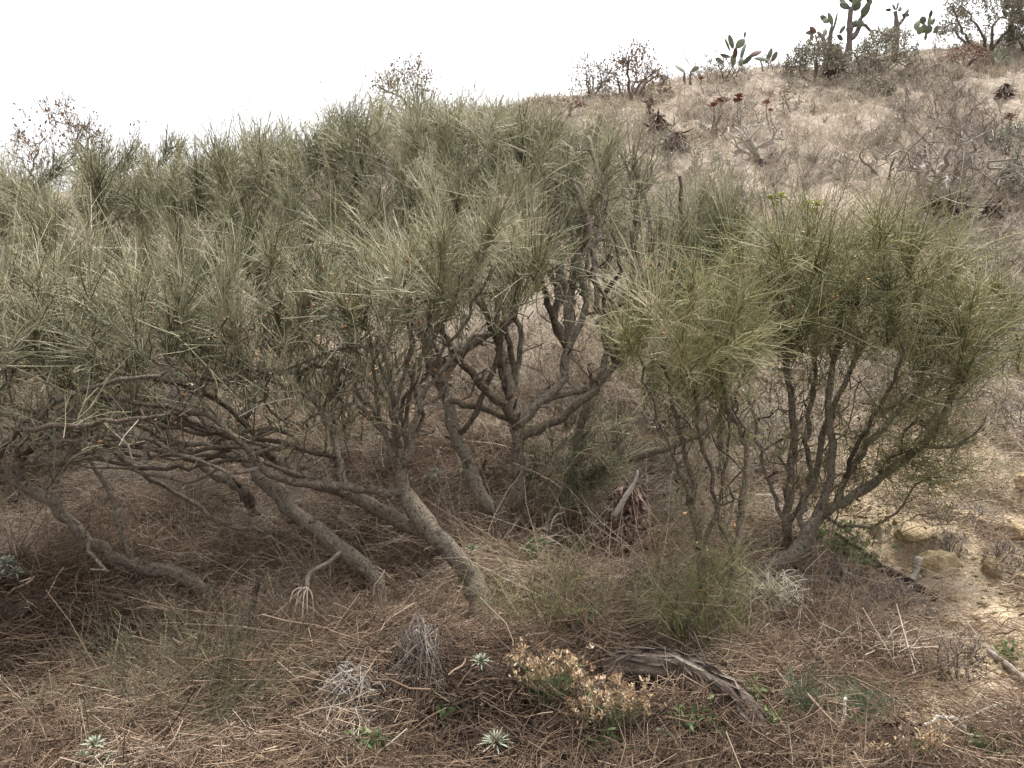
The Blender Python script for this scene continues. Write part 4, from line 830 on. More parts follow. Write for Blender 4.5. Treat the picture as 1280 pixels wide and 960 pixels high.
# low shrublets over the slope: nothing tells these apart
def shrublets():
    rng = np.random.default_rng(90); n = 0; k = 0
    while n < 105 and k < 2000:
        k += 1
        u = rng.uniform(690, 1290); v = rng.uniform(95, 560)
        if u < 840 and v > 200: continue
        g = ground(u, v)
        if g[1] > 18.5 or g[1] < 5.8 or soil_mask(g[0], g[1]) > .4: continue
        s = rng.uniform(.14, .38) * (1.6 if rng.random() < .15 else 1) * (1 if g[1] > 7 else .6)
        hp = s * FPX / g[1]
        bush('low dry grey shrublet dotted over the open slope', u, v, hp, hp * 2.3, seed=900 + n, ntip=26, leaf=int(rng.integers(0, 14)), fine=7, leafsize=.028, stemr=.007, stems=4, woodtint=.3 + .4 * rng.random(), leaftint=.45 + .25 * rng.random(), group='low dry shrublets on the slope', name='dry_shrublet', cat='shrublet')
        n += 1
shrublets()

# ------------------------------------------------------------------ prickly pears
def pad_mesh(b, base, tip, width, rng, thick=.16, tint=.5):
    base = np.array(base); ax = tip - base; L = np.linalg.norm(ax); ax = ax / L
    view = unit(np.array([0, -1, 0]) + rng.normal(size=3) * .45); sx = unit(np.cross(ax, view)); nn = np.cross(sx, ax)
    nu, nv = 14, 9; V = []
    for i in range(nv + 1):
        t = i / nv; y = t; w = math.sin(math.pi * min(1, max(0, t ** .8))) ** .62 * (.62 + .42 * t) / .9 if 0 < t < 1 else .06
        for j in range(nu):
            a = 2 * math.pi * j / nu
            V.append(base + ax * L * y + sx * (width / 2 * w * math.cos(a)) + nn * (width * thick * .5 * w ** .6 * math.sin(a)) + nn * L * .06 * math.sin(t * 3))
    V = np.array(V); Q = [(i * nu + j, i * nu + (j + 1) % nu, (i + 1) * nu + (j + 1) % nu, (i + 1) * nu + j) for i in range(nv) for j in range(nu)]
    b.add(V, Q, None, tint)
    b.add(np.vstack([V[-nu:], (base + ax * L)[None]]), None, [(j, (j + 1) % nu, nu) for j in range(nu)], tint)
def cactus(label, gu, gv, Y, pads, trunks=(), seed=0):
    """pads: (base u, base v, tip u, tip v, width px, depth offset, red?)"""
    rng = np.random.default_rng(seed); g = drop(at(gu, gv, Y)); t = thing('prickly_pear_cactus', g, label, 'cactus')
    for tr in trunks:
        W = [[*(at(u, v, Y + dy)), px(r * .75, Y)] for (u, v, dy, r) in tr]
        W[0][2] = min(W[0][2], float(height(W[0][0], W[0][1])) - .05) if tr[0][3] > 5 and tr is trunks[0] else W[0][2]
        c = catmull(W, .07); b = MB(); b.tubes(c[None, :, :3], c[None, :, 3] * (1 + rng.normal(size=(1, len(c))) * .08), 9, tint=.45 + rng.normal(size=(1, len(c))) * .1, cap=True, knob=.1, rng=rng); b.build('trunk', M['cactustrunk'], t)
    for q in pads:
        bu, bv, tu, tv, w = q[:5]; dy = q[5] if len(q) > 5 else rng.normal() * .12
        b = MB(); pad_mesh(b, at(bu, bv, Y + dy), at(tu, tv, Y + dy + rng.normal() * .08), px(w, Y), rng, tint=np.clip(.45 + rng.normal() * .25, 0, 1))
        o = b.build('pad', M['padred' if len(q) > 6 and q[6] else 'pad'], t)
        if len(q) > 6 and q[6]: o['label'] = 'reddish brown withered pad'
def Z1(x, y): return (790 + x * 220 / 1112, 20 + y * 190 / 960)
def Z2(x, y): return (1000 + x * 280 / 1280, y * 210 / 960)
def zp(Z, x0, y0, x1, y1, w, dy=0.0, red=False):
    s = .198 if Z is Z1 else .219
    return (*Z(x0, y0), *Z(x1, y1), w * s, dy, red)
cactus('clump of prickly pear pads alone on the skyline, one pad topped by a small one', 925, 82, 15.0, [
    zp(Z1, 655, 205, 712, 145, 52, 0), zp(Z1, 708, 140, 716, 95, 20, 0), zp(Z1, 640, 210, 612, 115, 34, .1), zp(Z1, 620, 225, 585, 140, 18, .2), zp(Z1, 625, 260, 555, 240, 34, -.1), zp(Z1, 650, 270, 655, 195, 32, 0, True),
    zp(Z1, 690, 280, 722, 172, 40, .2), zp(Z1, 735, 262, 820, 222, 40, -.1, True), zp(Z1, 700, 305, 762, 245, 34, -.2), zp(Z1, 770, 268, 865, 285, 36, 0), zp(Z1, 880, 290, 918, 222, 34, .1), zp(Z1, 575, 300, 525, 265, 34, .1), zp(Z1, 640, 320, 640, 240, 40, 0), zp(Z1, 845, 300, 885, 200, 34, .3), zp(Z1, 690, 320, 690, 265, 40, .1)], seed=1)
cactus('two lone prickly pear pads on thin stems left of the skyline clump', 866, 112, 14.6, [
    zp(Z1, 335, 360, 275, 315, 34, 0), zp(Z1, 372, 350, 425, 322, 36, 0)],
    trunks=[[(*Z1(372, 470), 0, 3), (*Z1(368, 400), 0, 2), (*Z1(372, 350), 0, 1.6)], [(*Z1(345, 470), 0, 3), (*Z1(330, 400), 0, 2), (*Z1(332, 358), 0, 1.6)]], seed=2)
cactus('tall tree-like prickly pear with a forked purple-grey trunk on the ridge', 1056, 65, 16.3, [
    zp(Z2, 345, 110, 400, 15, 46, 0), zp(Z2, 345, 75, 400, 30, 40, .15), zp(Z2, 300, 60, 345, 5, 60, .1), zp(Z2, 300, 30, 340, -40, 44, 0), zp(Z2, 340, 10, 360, -50, 40, 0), zp(Z2, 285, 50, 225, 20, 40, 0), zp(Z2, 290, 155, 335, 120, 40, 0), zp(Z2, 330, 160, 362, 118, 36, -.1), zp(Z2, 260, 30, 225, -10, 30, .1), zp(Z2, 365, 45, 415, 0, 34, .1), zp(Z2, 310, 20, 270, -50, 40, .1), zp(Z2, 385, 20, 400, -40, 36, .1)],
    trunks=[[(*Z2(275, 300), 0, 7), (*Z2(284, 215), 0, 5), (*Z2(284, 130), 0, 4.5), (*Z2(292, 40), 0, 4)], [(*Z2(284, 222), 0, 5), (*Z2(318, 195), 0, 4), (*Z2(338, 150), 0, 3.5), (*Z2(345, 105), 0, 3)], [(*Z2(338, 140), 0, 3), (*Z2(375, 145), 0, 2.5), (*Z2(405, 180), 0, 2), (*Z2(435, 170), 0, 1.2)]], seed=3)
cactus('drooping many-armed prickly pear left of the tall tree-like one', 1036, 66, 16.2, [
    zp(Z2, 185, 150, 160, 70, 32, 0), zp(Z2, 160, 120, 115, 90, 32, .1), zp(Z2, 185, 190, 215, 65, 14, 0), zp(Z2, 165, 130, 135, 110, 40, 0), zp(Z2, 95, 185, 55, 155, 44, 0, True), zp(Z2, 90, 185, 30, 190, 30, .1), zp(Z2, 85, 195, 95, 240, 30, .1), zp(Z2, 225, 195, 258, 145, 24, .1), zp(Z2, 130, 210, 150, 165, 34, .1), zp(Z2, 70, 190, 60, 235, 24, 0), zp(Z2, 245, 230, 210, 200, 30, .2)],
    trunks=[[(*Z2(160, 280), 0, 6), (*Z2(172, 220), 0, 4), (*Z2(185, 150), 0, 3)], [(*Z2(150, 262), 0, 3.5), (*Z2(125, 210), 0, 3), (*Z2(100, 182), 0, 2)]], seed=4)
cactus('bare-stemmed prickly pear with two raised arms, third along the ridge', 1124, 52, 16.6, [
    zp(Z2, 535, 70, 505, 45, 26, 0), zp(Z2, 545, 60, 528, 25, 16, 0), zp(Z2, 548, 60, 562, 5, 28, 0), zp(Z2, 560, 65, 580, 40, 26, .1), zp(Z2, 600, 100, 622, 48, 24, 0), zp(Z2, 590, 100, 598, 75, 24, 0), zp(Z2, 605, 95, 625, 80, 20, .1), zp(Z2, 570, 135, 590, 105, 20, 0), zp(Z2, 520, 60, 488, 55, 18, 0)],
    trunks=[[(*Z2(548, 220), 0, 6), (*Z2(552, 150), 0, 4), (*Z2(545, 65), 0, 3)], [(*Z2(555, 150), 0, 3), (*Z2(580, 125), 0, 2.5), (*Z2(605, 88), 0, 2)]], seed=5)
cactus('dense low prickly pear beside the large arching bush on the ridge', 1160, 50, 16.8, [
    zp(Z2, 665, 175, 675, 115, 40, 0), zp(Z2, 655, 150, 635, 125, 24, 0), zp(Z2, 705, 140, 700, 92, 40, 0), zp(Z2, 730, 150, 745, 95, 42, .1), zp(Z2, 740, 105, 752, 55, 24, .1), zp(Z2, 750, 140, 775, 108, 36, 0), zp(Z2, 700, 190, 715, 135, 46, .1), zp(Z2, 730, 195, 740, 140, 44, -.1), zp(Z2, 680, 200, 690, 150, 40, -.1), zp(Z2, 710, 230, 720, 170, 46, 0), zp(Z2, 760, 190, 790, 145, 36, .1)], seed=6)
cactus('prickly pear pads rising behind the arching bush at the top right corner', 1262, 60, 17.4, [
    zp(Z2, 1190, 60, 1175, -10, 46, 0), zp(Z2, 1215, 55, 1235, -5, 48, 0), zp(Z2, 1240, 60, 1275, 10, 46, 0), zp(Z2, 1210, 120, 1210, 50, 50, 0), zp(Z2, 1250, 110, 1260, 55, 44, .1), zp(Z2, 1180, 100, 1160, 50, 36, .1)],
    trunks=[[(1264, 75, 0, 7), (1264, 40, 0, 5), (1264, 20, 0, 4)]], seed=7)

# ------------------------------------------------------------------ rosettes, dark clumps, flowers
def rosette(b, rng, p, r, n, up=.55, w=.16, curl=-.25, tint=.5):
    k = np.arange(n); a = k * 2.39996 + rng.random(); f = (k + .5) / n
    el = np.pi / 2 * (1 - f) * .95 + .08 * rng.normal(size=n) + up * .2
    D = np.stack([np.cos(a) * np.cos(el), np.sin(a) * np.cos(el), np.sin(el)], 1)
    b.leaves(np.repeat(np.array(p)[None], n, 0) + D * r * .05, D, r * (.55 + .5 * f), r * w * (.8 + .4 * rng.random(n)), up=np.tile(np.array([[0, 0, 1.]]), (n, 1)) + rng.normal(size=(n, 3)) * .1, curl=curl * (.4 + f), prof=(.5, .9, 1, .75, .06), tint=np.clip(tint + rng.normal(size=n) * .18, 0, 1), rng=rng)
def plant(label, u, v, heads, mat='silver', n=38, w=.15, seed=0, name='rosette_plant', stem='greydead', cat='rosette plant', lift=0, group=None, Y=None, curl=-.25):
    """heads: (u, v, radius px)"""
    rng = np.random.default_rng(seed); g = ground(u, v) if Y is None else drop(at(u, v, Y)); t = thing(name, g, label, cat, group)
    for (hu, hv, hr) in heads:
        p = at(hu, hv, g[1] + rng.normal() * .03 - (.08 if g[1] < 5.5 else 0)); p[2] = max(p[2], height(p[0], p[1]) + .03); r = px(hr, g[1]) * (.85 + .3 * rng.random())
        m = (g + p) / 2 + rng.normal(size=3) * .02; c = catmull([[*g, r * .12], [*m, r * .1], [*p, r * .09]], max(r * .3, .01)); b = MB(); b.tubes(c[None, :, :3], c[None, :, 3], 6, tint=.4); b.build('stem', M[stem], t)
        b = MB(); rosette(b, rng, p, r, n, up=-1.1 if mat == 'redrose' else .55, w=w, curl=curl); b.build('rosette', M[mat], t)
plant('silvery rosettes at the left edge by the bent limb', 12, 745, [(8, 706, 18), (20, 716, 14), (-4, 722, 16)], seed=101)
plant('silver-green rosette with a yellow flower head at the bottom left', 118, 975, [(118, 932, 17), (128, 950, 18), (104, 948, 15)], seed=102)
plant('silver rosette in front of the forked trunk', 602, 850, [(601, 828, 17)], seed=103)
plant('silver-green spiky rosette at the bottom centre', 620, 955, [(620, 930, 22)], seed=104, n=46, w=.11)
plant('pale green rosette at the foot of the curved pale stem', 688, 705, [(680, 682, 18), (664, 688, 12)], seed=105, w=.13)
plant('pair of green rosettes hanging behind the forked trunk', 545, 612, [(544, 592, 13), (536, 600, 11), (584, 588, 10)], seed=106, w=.17)
plant('green rosette left of the upright stems', 592, 700, [(590, 688, 13)], seed=107, w=.14)
plant('green-white rosette under the sagging left branches', 100, 560, [(97, 541, 11), (112, 546, 10)], seed=108, w=.17)
plant('pale green rosette near the bottom edge beside the log', 824, 935, [(826, 920, 14)], seed=109)
def yellow(): 
    plant('yellow-green flowering shoots behind the green fan shrub', 1000, 290, [(965, 250, 12), (976, 248, 11), (1010, 256, 12), (1022, 258, 13), (1016, 266, 12), (1003, 262, 10), (970, 258, 10)], mat='yellow', n=24, w=.35, seed=110, Y=7.6, cat='flowering plant', name='flowering_plant')
yellow()
plant('small pale rosette on the slope under the root mound', 1092, 285, [(1092, 266, 7)], seed=111, n=24, w=.25)
plant('twin red dried rosettes on dark stems left of the candelabra shrub', 895, 165, [(902, 129, 9), (892, 133, 7)], mat='redrose', n=26, w=.5, seed=112, curl=.35, cat='dried rosette')
plant('half red half grey dried rosette above the candelabra shrub', 925, 165, [(924, 122, 8), (922, 128, 8)], mat='redrose', n=26, w=.5, seed=113, curl=.35, cat='dried rosette')
plant('single round red rosette on the right fork of the candelabra shrub', 962, 160, [(958, 130, 7), (963, 139, 4)], mat='redrose', n=26, w=.6, seed=114, curl=.5, cat='dried rosette')
plant('small red rosette below the two lone cactus pads', 880, 118, [(876, 99, 5)], mat='redrose', n=20, w=.5, seed=115, curl=.35, cat='dried rosette')
plant('red spread rosette near the right edge on a bare twig', 1255, 178, [(1262, 148, 9)], mat='redrose', n=22, w=.4, seed=116, curl=.1, cat='dried rosette')
plant('small red rosette on the slope below the withered red shrub', 1172, 96, [(1171, 84, 6)], mat='redrose', n=20, w=.5, seed=117, curl=.35, cat='dried rosette')
def clump(label, u, v, hpx, wpx, mat='brownleaf', n=260, seed=0, Y=None, lsz=.06, name='dead_leaf_clump', tint=.35, down=.8, base_v=None, stick=None):
    """shaggy heap of hanging dead leaves on a short stem"""
    rng = np.random.default_rng(seed); g = ground(u, v) if Y is None else drop(at(u, v, Y)); H = px(hpx, g[1]); W = px(wpx, g[1]) / 2
    t = thing(name, g, label, 'dead plant'); b = MB()
    top = g + np.array([0, 0, H]); c = catmull([[*(g - np.array([0, 0, .03])), W * .22], [*(g + np.array([W * .1, 0, H * .5])), W * .2], [*top, W * .12]], max(H * .15, .02)); b.tubes(c[None, :, :3], c[None, :, 3], 7, tint=.25, cap=True); b.build('stem', M['darkwood'], t)
    b = MB(); f = rng.random(n); a = rng.random(n) * 6.283; rr = W * (1 - .65 * f) * (.5 + .5 * rng.random(n))
    P = g + np.stack([np.cos(a) * rr, np.sin(a) * rr, H * (.08 + .95 * f)], 1)
    D = np.stack([np.cos(a) * .5, np.sin(a) * .5, np.full(n, -down)], 1) + rng.normal(size=(n, 3)) * .4
    b.leaves(P, D, lsz * (.6 + .8 * rng.random(n)), lsz * .3, up=np.stack([np.cos(a), np.sin(a), np.full(n, .3)], 1), curl=rng.normal(size=n) * .5, tint=np.clip(tint + rng.normal(size=n) * .28, 0, 1), rng=rng)
    b.build('hanging_leaves', M[mat], t)
    if stick is not None:
        W3 = [[*at(q[0], q[1], g[1] - .08), px(q[2], g[1])] for q in stick]; c = catmull(W3, .03); b = MB(); b.tubes(c[None, :, :3], c[None, :, 3], 6, tint=.95, cap=True); b.build('stalk', M['greydead'], t)
    return t
clump('heap of curled dead brown leaves hanging from a white broken stalk, centre', 783, 700, 95, 85, n=520, seed=121, lsz=.055, tint=.42, stick=[(768, 645, 4), (780, 625, 4), (795, 600, 2), (797, 588, 1)])
clump('dark shaggy dead clump on the slope left of the brown stump', 822, 165, 22, 26, n=120, seed=122, lsz=.1, tint=.3)
clump('dark brown dead stump-like clump with pale top beside the plume broom', 845, 186, 20, 28, n=160, seed=123, lsz=.11, tint=.18)
clump('narrow dark dead spike above the shaggy clump', 812, 150, 26, 10, n=60, seed=124, lsz=.08, tint=.25)
clump('dark dead leaf ball hanging in the twisted shrub at right', 1243, 210, 30, 24, n=160, seed=125, lsz=.08, tint=.15, Y=9.6)
clump('brown dead clump on the slope near the right edge above the leaf ball', 1256, 122, 16, 20, n=110, seed=126, lsz=.1, tint=.2)
clump('tangled dark root mound under the twisted dead shrub', 1185, 275, 24, 62, n=300, seed=127, lsz=.09, tint=.25, down=.3, name='root_mound')
clump('tall ragged dark stump below the tall cactus', 1045, 98, 40, 24, n=200, seed=128, lsz=.12, tint=.2)
clump('dark rotten leaf heap at the bottom right beside the blue-green seedling', 1130, 940, 30, 130, n=420, seed=129, lsz=.03, tint=.25, down=.1)
clump('small dark dead clump on the slope below the skyline bush', 950, 205, 6, 22, n=70, seed=130, lsz=.06, tint=.25)
def stalks(b, rng, o, tip, rad, K=5, tint=.5, wob=.03):
    o = np.asarray(o); tip = np.asarray(tip); n = len(o); t = np.linspace(0, 1, K)[None, :, None]
    L = np.linalg.norm(tip - o, axis=1)[:, None, None]
    P = o[:, None] * (1 - t) + tip[:, None] * t + (rng.normal(size=(n, 3)) * wob * 4)[:, None] * L * t * (1 - t) + rng.normal(size=(n, K, 3)) * wob * .3 * L * t
    b.tubes(P, rad * np.linspace(1.2, .6, K)[None] * np.ones((n, 1)), 3, tint=tint); return P
def flower_plant(label, u, v, blobs, n, seed):
    """dry bristly flower heads on thin branching stalks"""
    rng = np.random.default_rng(seed); g = ground(u, v); t = thing('dry_flower_plant', g, label, 'dried flowers'); Y = g[1]; tips = []
    for (bu, bv, ru, rv, w) in blobs:
        m = int(n * w)
        for _ in range(m):
            q = at(bu + rng.normal() * ru * .55, bv + rng.normal() * rv * .55, Y + rng.normal() * .06); q[2] = max(q[2], height(q[0], q[1]) + .04); tips.append(q)
    tips = np.array(tips); b = MB(); o = g + rng.normal(size=(len(tips), 3)) * np.array([.05, .04, .0]) - np.array([0, 0, .02])
    stalks(b, rng, o, tips, .0011, tint=np.clip(.45 + rng.normal(size=len(tips)) * .2, 0, 1)); b.build('stalks', M['broom'], t)
    b = MB(); k = 9; idx = np.repeat(np.arange(len(tips)), k); m = len(idx); D = rng.normal(size=(m, 3)); D[:, 2] = np.abs(D[:, 2])
    b.leaves(tips[idx] + rng.normal(size=(m, 3)) * .006, D, .009 + .007 * rng.random(m), .007, tint=np.clip(.45 + rng.normal(size=len(tips))[idx] * .2 + rng.normal(size=m) * .2, 0, 1), prof=(.4, 1, .5), curl=.3, rng=rng); b.build('flower_heads', M['flower'], t)
    b = MB(); j = rng.integers(0, len(tips), 260); f = rng.random((260, 1)) * .7
    b.leaves(o[j] * (1 - f) + tips[j] * f, rng.normal(size=(260, 3)) * .6 + np.array([0, 0, .6]), .03 + .03 * rng.random(260), .005, tint=np.clip(.5 + rng.normal(size=260) * .25, 0, 1), rng=rng); b.build('leaves', M['weed'], t)
flower_plant('tan dried flower heads above the forked stub, left of the pair', 690, 890, [(680, 838, 45, 32, .75), (650, 822, 16, 12, .15), (715, 832, 12, 14, .1)], 110, 131)
flower_plant('pale golden dried flower heads hanging over the dark log', 760, 930, [(755, 880, 45, 26, .7), (800, 875, 30, 16, .2), (735, 910, 12, 14, .1), (740, 850, 25, 10, .1)], 130, 132)
flower_plant('dried flower heads at the bottom right beside the rotten leaf heap', 1110, 962, [(1105, 938, 40, 16, .7), (1165, 925, 20, 16, .4)], 90, 133)

# ------------------------------------------------------------------ weeds
def weed(label, u, v, r, seed, n=34, mat='weed', group=None, tint=.5, lsz=.03):
    rng = np.random.default_rng(seed); g = ground(u, v); W = px(r, g[1]); t = thing('green_weed', g, label, 'weed', group); b = MB()
    tips = g + np.stack([rng.normal(size=n) * W * .5, rng.normal(size=n) * W * .5, .02 + rng.random(n) * W * 1.1], 1); stalks(b, rng, np.repeat((g - np.array([0, 0, .01]))[None], n, 0), tips, .001, tint=.4); 
    idx = np.repeat(np.arange(n), 4); m = len(idx)
    b.leaves(tips[idx] + rng.normal(size=(m, 3)) * lsz * .4, rng.normal(size=(m, 3)) + np.array([0, 0, .4]), lsz * (.5 + .7 * rng.random(m)), lsz * .45, tint=np.clip(tint + rng.normal(size=m) * .22, 0, 1), rng=rng)
    b.build('leaves', M[mat], t)
for k, (lb, u, v, r, n, ti) in enumerate([
    ('green weed patch on the bank under the fan shrub', 1055, 695, 34, 60, .6), ('green seedling at the top of the bank by the bent base', 1022, 680, 12, 16, .5), ('bright weed on the bank edge above the log stick', 1076, 712, 16, 20, .75),
    ('yellow-green weed right of the dark log', 965, 915, 14, 18, .8), ('green leafy weed in front of the dark log', 868, 930, 30, 44, .4), ('leafy weed sprig left of the blue-green seedlings', 935, 880, 14, 16, .6),
    ('green weed in the litter below the white dead tuft', 1045, 815, 16, 20, .4), ('small green weed right of the white dead tuft', 1105, 818, 10, 12, .5), ('green weed tuft at the bottom edge left of centre', 460, 955, 26, 34, .4),
    ('green sprig on the sloping left trunk', 462, 712, 12, 12, .5), ('green weeds beside the regrowth in front of the forked trunk', 735, 790, 20, 30, .35), ('green weed cluster under the curved pale stem', 715, 655, 16, 22, .45),
    ('weed sprig by the dead leaf heap', 738, 662, 9, 12, .6), ('dark green sprig above the olive twiggy bush', 176, 775, 10, 12, .35), ('green weeds at the right end of the litter', 1258, 830, 14, 14, .6),
    ('weed near the bottom edge between stub and log', 760, 955, 26, 30, .3), ('green leaves glimpsed behind the slim shrub stems', 905, 555, 16, 24, .6), ('weed on the bottom edge at far right', 1235, 955, 22, 26, .3), ('green sprig in the middle of the olive twiggy bush', 265, 850, 6, 8, .8)]):
    weed(lb, u, v, r, 200 + k, n, tint=ti)
for k, (lb, u, v, r, n, ti) in enumerate([('green herb cluster between the log and the pale dead tuft', 915, 800, 22, 34, .4), ('low green herb at the foot of the upright dark stems', 665, 700, 14, 20, .35), ('green herb patch under the slim shrub beside its trunk', 905, 845, 18, 28, .35), ('small herb in the litter left of the dried flower heads', 560, 905, 12, 14, .5), ('pale green herb below the brush-shaped blue-green seedling', 1075, 930, 18, 20, .6), ('green herb in front of the dead leaf heap', 800, 745, 18, 26, .35)]):
    weed(lb, u, v, r, 240 + k, n, tint=ti)

# ------------------------------------------------------------------ dead wood on the ground
def stick(label, paths, mat='greydead', seed=0, name='dead_branch', tint=.5, part='branch', S=8, cat='dead branch', knob=.08):
    """paths: lists of (u, v, lift above ground in m or Y as negative number, radius px); the first is the main stem"""
    rng = np.random.default_rng(seed); t = None
    for k, pa in enumerate(paths):
        W = []
        for (u, v, l, r) in pa:
            if l < 0: p = at(u, v, -l)
            else: p = ground(u, v); p[2] += l
            W.append([*p, px(r, p[1])])
        if t is None: t = thing(name, W[0][:3], label, cat)
        c = catmull(W, .03); c[1:-1, :3] += rng.normal(size=(max(len(c) - 2, 0), 3)) * .003; b = MB()
        b.tubes(c[None, :, :3], c[None, :, 3] * (1 + rng.normal(size=(1, len(c))) * .05), S, tint=np.clip(tint + rng.normal(size=(1, len(c))) * .08, 0, 1), cap=True, knob=knob, rng=rng)
        b.build(part, M[mat], t)
    return t
# dark log: a lumpy mass made of one long thick trunk with split end
def log():
    rng = np.random.default_rng(141); P = [(750, 838, .04, 16), (795, 848, .08, 20), (840, 860, .10, 23), (885, 880, .10, 23), (925, 904, .08, 20), (948, 922, .04, 14)]
    W = []
    for (u, v, l, r) in P:
        p = ground(u, v + 10); p[2] += l; W.append([*p, px(r, p[1])])
    t = thing('fallen_log', W[0][:3], 'thick dark rotten log lying at the foot of the slim shrub', 'log'); c = catmull(W, .025); S = 28; b = MB()
    n = len(c); ridge = 1 + .09 * np.sin(np.arange(S) * 2 * math.pi / S * 7 + 1)[None] + .10 * (rng.random((1, S)) - .5)
    Pp = c[:, :3]; T = unit(np.gradient(Pp, axis=0)); A = unit(np.cross(T, np.array([0, 0, 1.]))); B = np.cross(A, T); an = np.arange(S) * 2 * math.pi / S
    r = c[:, 3:4] * ridge * (1 + .10 * (np.array([[fbm(i * .35, j * .9 + 30) for j in range(S)] for i in range(n)]) - .5) * 2)
    V = Pp[:, None] + r[..., None] * (np.cos(an)[None, :, None] * A[:, None] + np.sin(an)[None, :, None] * B[:, None])
    Q = [(i * S + j, i * S + (j + 1) % S, (i + 1) * S + (j + 1) % S, (i + 1) * S + j) for i in range(n - 1) for j in range(S)]
    b.add(V.reshape(-1, 3), Q, None, np.clip(np.repeat(np.array([[.35]]), n * S) + rng.normal(size=n * S) * .12, 0, 1)); b.add(np.vstack([V[-1], Pp[-1:]]), None, [(j, (j + 1) % S, S) for j in range(S)], .5); b.add(np.vstack([V[0], Pp[:1]]), None, [((j + 1) % S, j, S) for j in range(S)], .3)
    b.build('trunk', M['darkwood'], t)
    b = MB(); m = 120; i = rng.integers(2, n - 2, m); j = rng.integers(2, S // 2 - 1, m); o = V[i, j] ; d = T[i] * rng.choice([-1, 1], m)[:, None] + rng.normal(size=(m, 3)) * .15
    b.leaves(o, d, .06 + .1 * rng.random(m), .012, up=o - Pp[i], curl=.05, tint=np.clip(.6 + rng.normal(size=m) * .3, 0, 1), rng=rng); b.build('bark_strips', M['darkwood'], t)
log()
stick('pale forked stub standing above the bottom edge, centre', [[(668, 960, 0, 6), (668, 930, -2.98, 6), (680, 905, -2.98, 6), (684, 880, -2.98, 5)], [(668, 932, -2.98, 4), (655, 918, -2.97, 3.5), (641, 900, -2.97, 3), (645, 885, -2.97, 2.5), (656, 872, -2.97, 2)], [(680, 905, -2.98, 2.5), (700, 915, -2.97, 1.5), (722, 930, -2.95, 1.2)]], seed=142, tint=.6)
stick('white curled dead stem in the litter under the dead leaf heap', [[(778, 752, .03, 1.2), (777, 742, .06, 1.8), (786, 738, .07, 2.2), (795, 748, .06, 2.2), (793, 760, .04, 2.2), (806, 770, .04, 2.2), (820, 773, .03, 3), (836, 778, .01, 4)], [(806, 770, .04, 1.5), (818, 780, .02, 1.2)]], seed=143, tint=.85)
stick('grey dead stick lying under the fan shrub, pale end', [[(985, 745, .03, 2), (1030, 735, .04, 3), (1062, 748, .03, 3), (1085, 765, .02, 4), (1110, 784, .01, 4)]], seed=144, tint=.5)
stick('long dark dead stick along the edge of the bank', [[(1040, 670, .03, 2), (1075, 695, .03, 3), (1100, 715, .03, 5), (1135, 735, .03, 5), (1170, 755, .02, 4)]], seed=145, tint=.15, mat='bark')
stick('short upright grey stick standing in the bare soil', [[(1140, 732, 0, 4), (1144, 715, -4.55, 4), (1149, 697, -4.55, 5)]], seed=146, tint=.7)
stick('pale dead stick forking at the bottom right corner', [[(1140, 925, .02, 2), (1180, 910, .04, 3), (1200, 920, .05, 3), (1240, 900, .05, 2.5), (1275, 886, .03, 2)], [(1200, 920, .05, 2.5), (1215, 940, .03, 2), (1225, 958, .02, 2)]], seed=147, tint=.95)
stick('thin white stick at the bottom right, right of the brush-shaped seedling', [[(1034, 960, .01, 2.5), (1050, 935, .05, 2.5), (1055, 912, .12, 2)]], seed=148, tint=1.0)
stick('thin pole lying at the right edge below the bare soil', [[(1235, 820, .02, 4), (1260, 840, .02, 4), (1290, 862, .02, 4)]], seed=149, tint=.6)
stick('grey dead stump stalk with a torn base, left of the hanging dead spray', [[(303, 832, 0, 6), (305, 808, -3.55, 4), (312, 780, -3.57, 3.5), (316, 760, -3.6, 3.5), (320, 735, -3.62, 3.5), (325, 722, -3.62, 3)], [(313, 775, -3.57, 2.5), (320, 790, -3.5, 2), (322, 805, -3.47, 1.5)], [(309, 790, -3.57, 2.5), (300, 805, -3.52, 2), (297, 815, -3.5, 1.5)], [(323, 727, -3.62, 2), (333, 735, -3.6, 1.5), (330, 742, -3.6, 1)]], seed=150, tint=.35, mat='bark', name='dead_stalk')
stick('broken dark trunk stub below the upright stems', [[(700, 770, 0, 9), (712, 790, .03, 9), (735, 806, .02, 8)]], seed=151, tint=.3, mat='bark')
stick('dark curled root at the left edge', [[(-20, 790, 0, 8), (20, 780, .04, 9), (45, 772, .05, 8), (70, 765, .03, 5)]], seed=152, tint=.2, mat='bark')
stick('dark dead limb arching up at the left edge', [[(0, 660, .02, 5), (18, 640, .1, 6), (28, 615, .2, 6), (60, 600, .28, 6), (90, 578, .34, 7), (96, 600, .2, 8)]], seed=153, tint=.2, mat='bark')
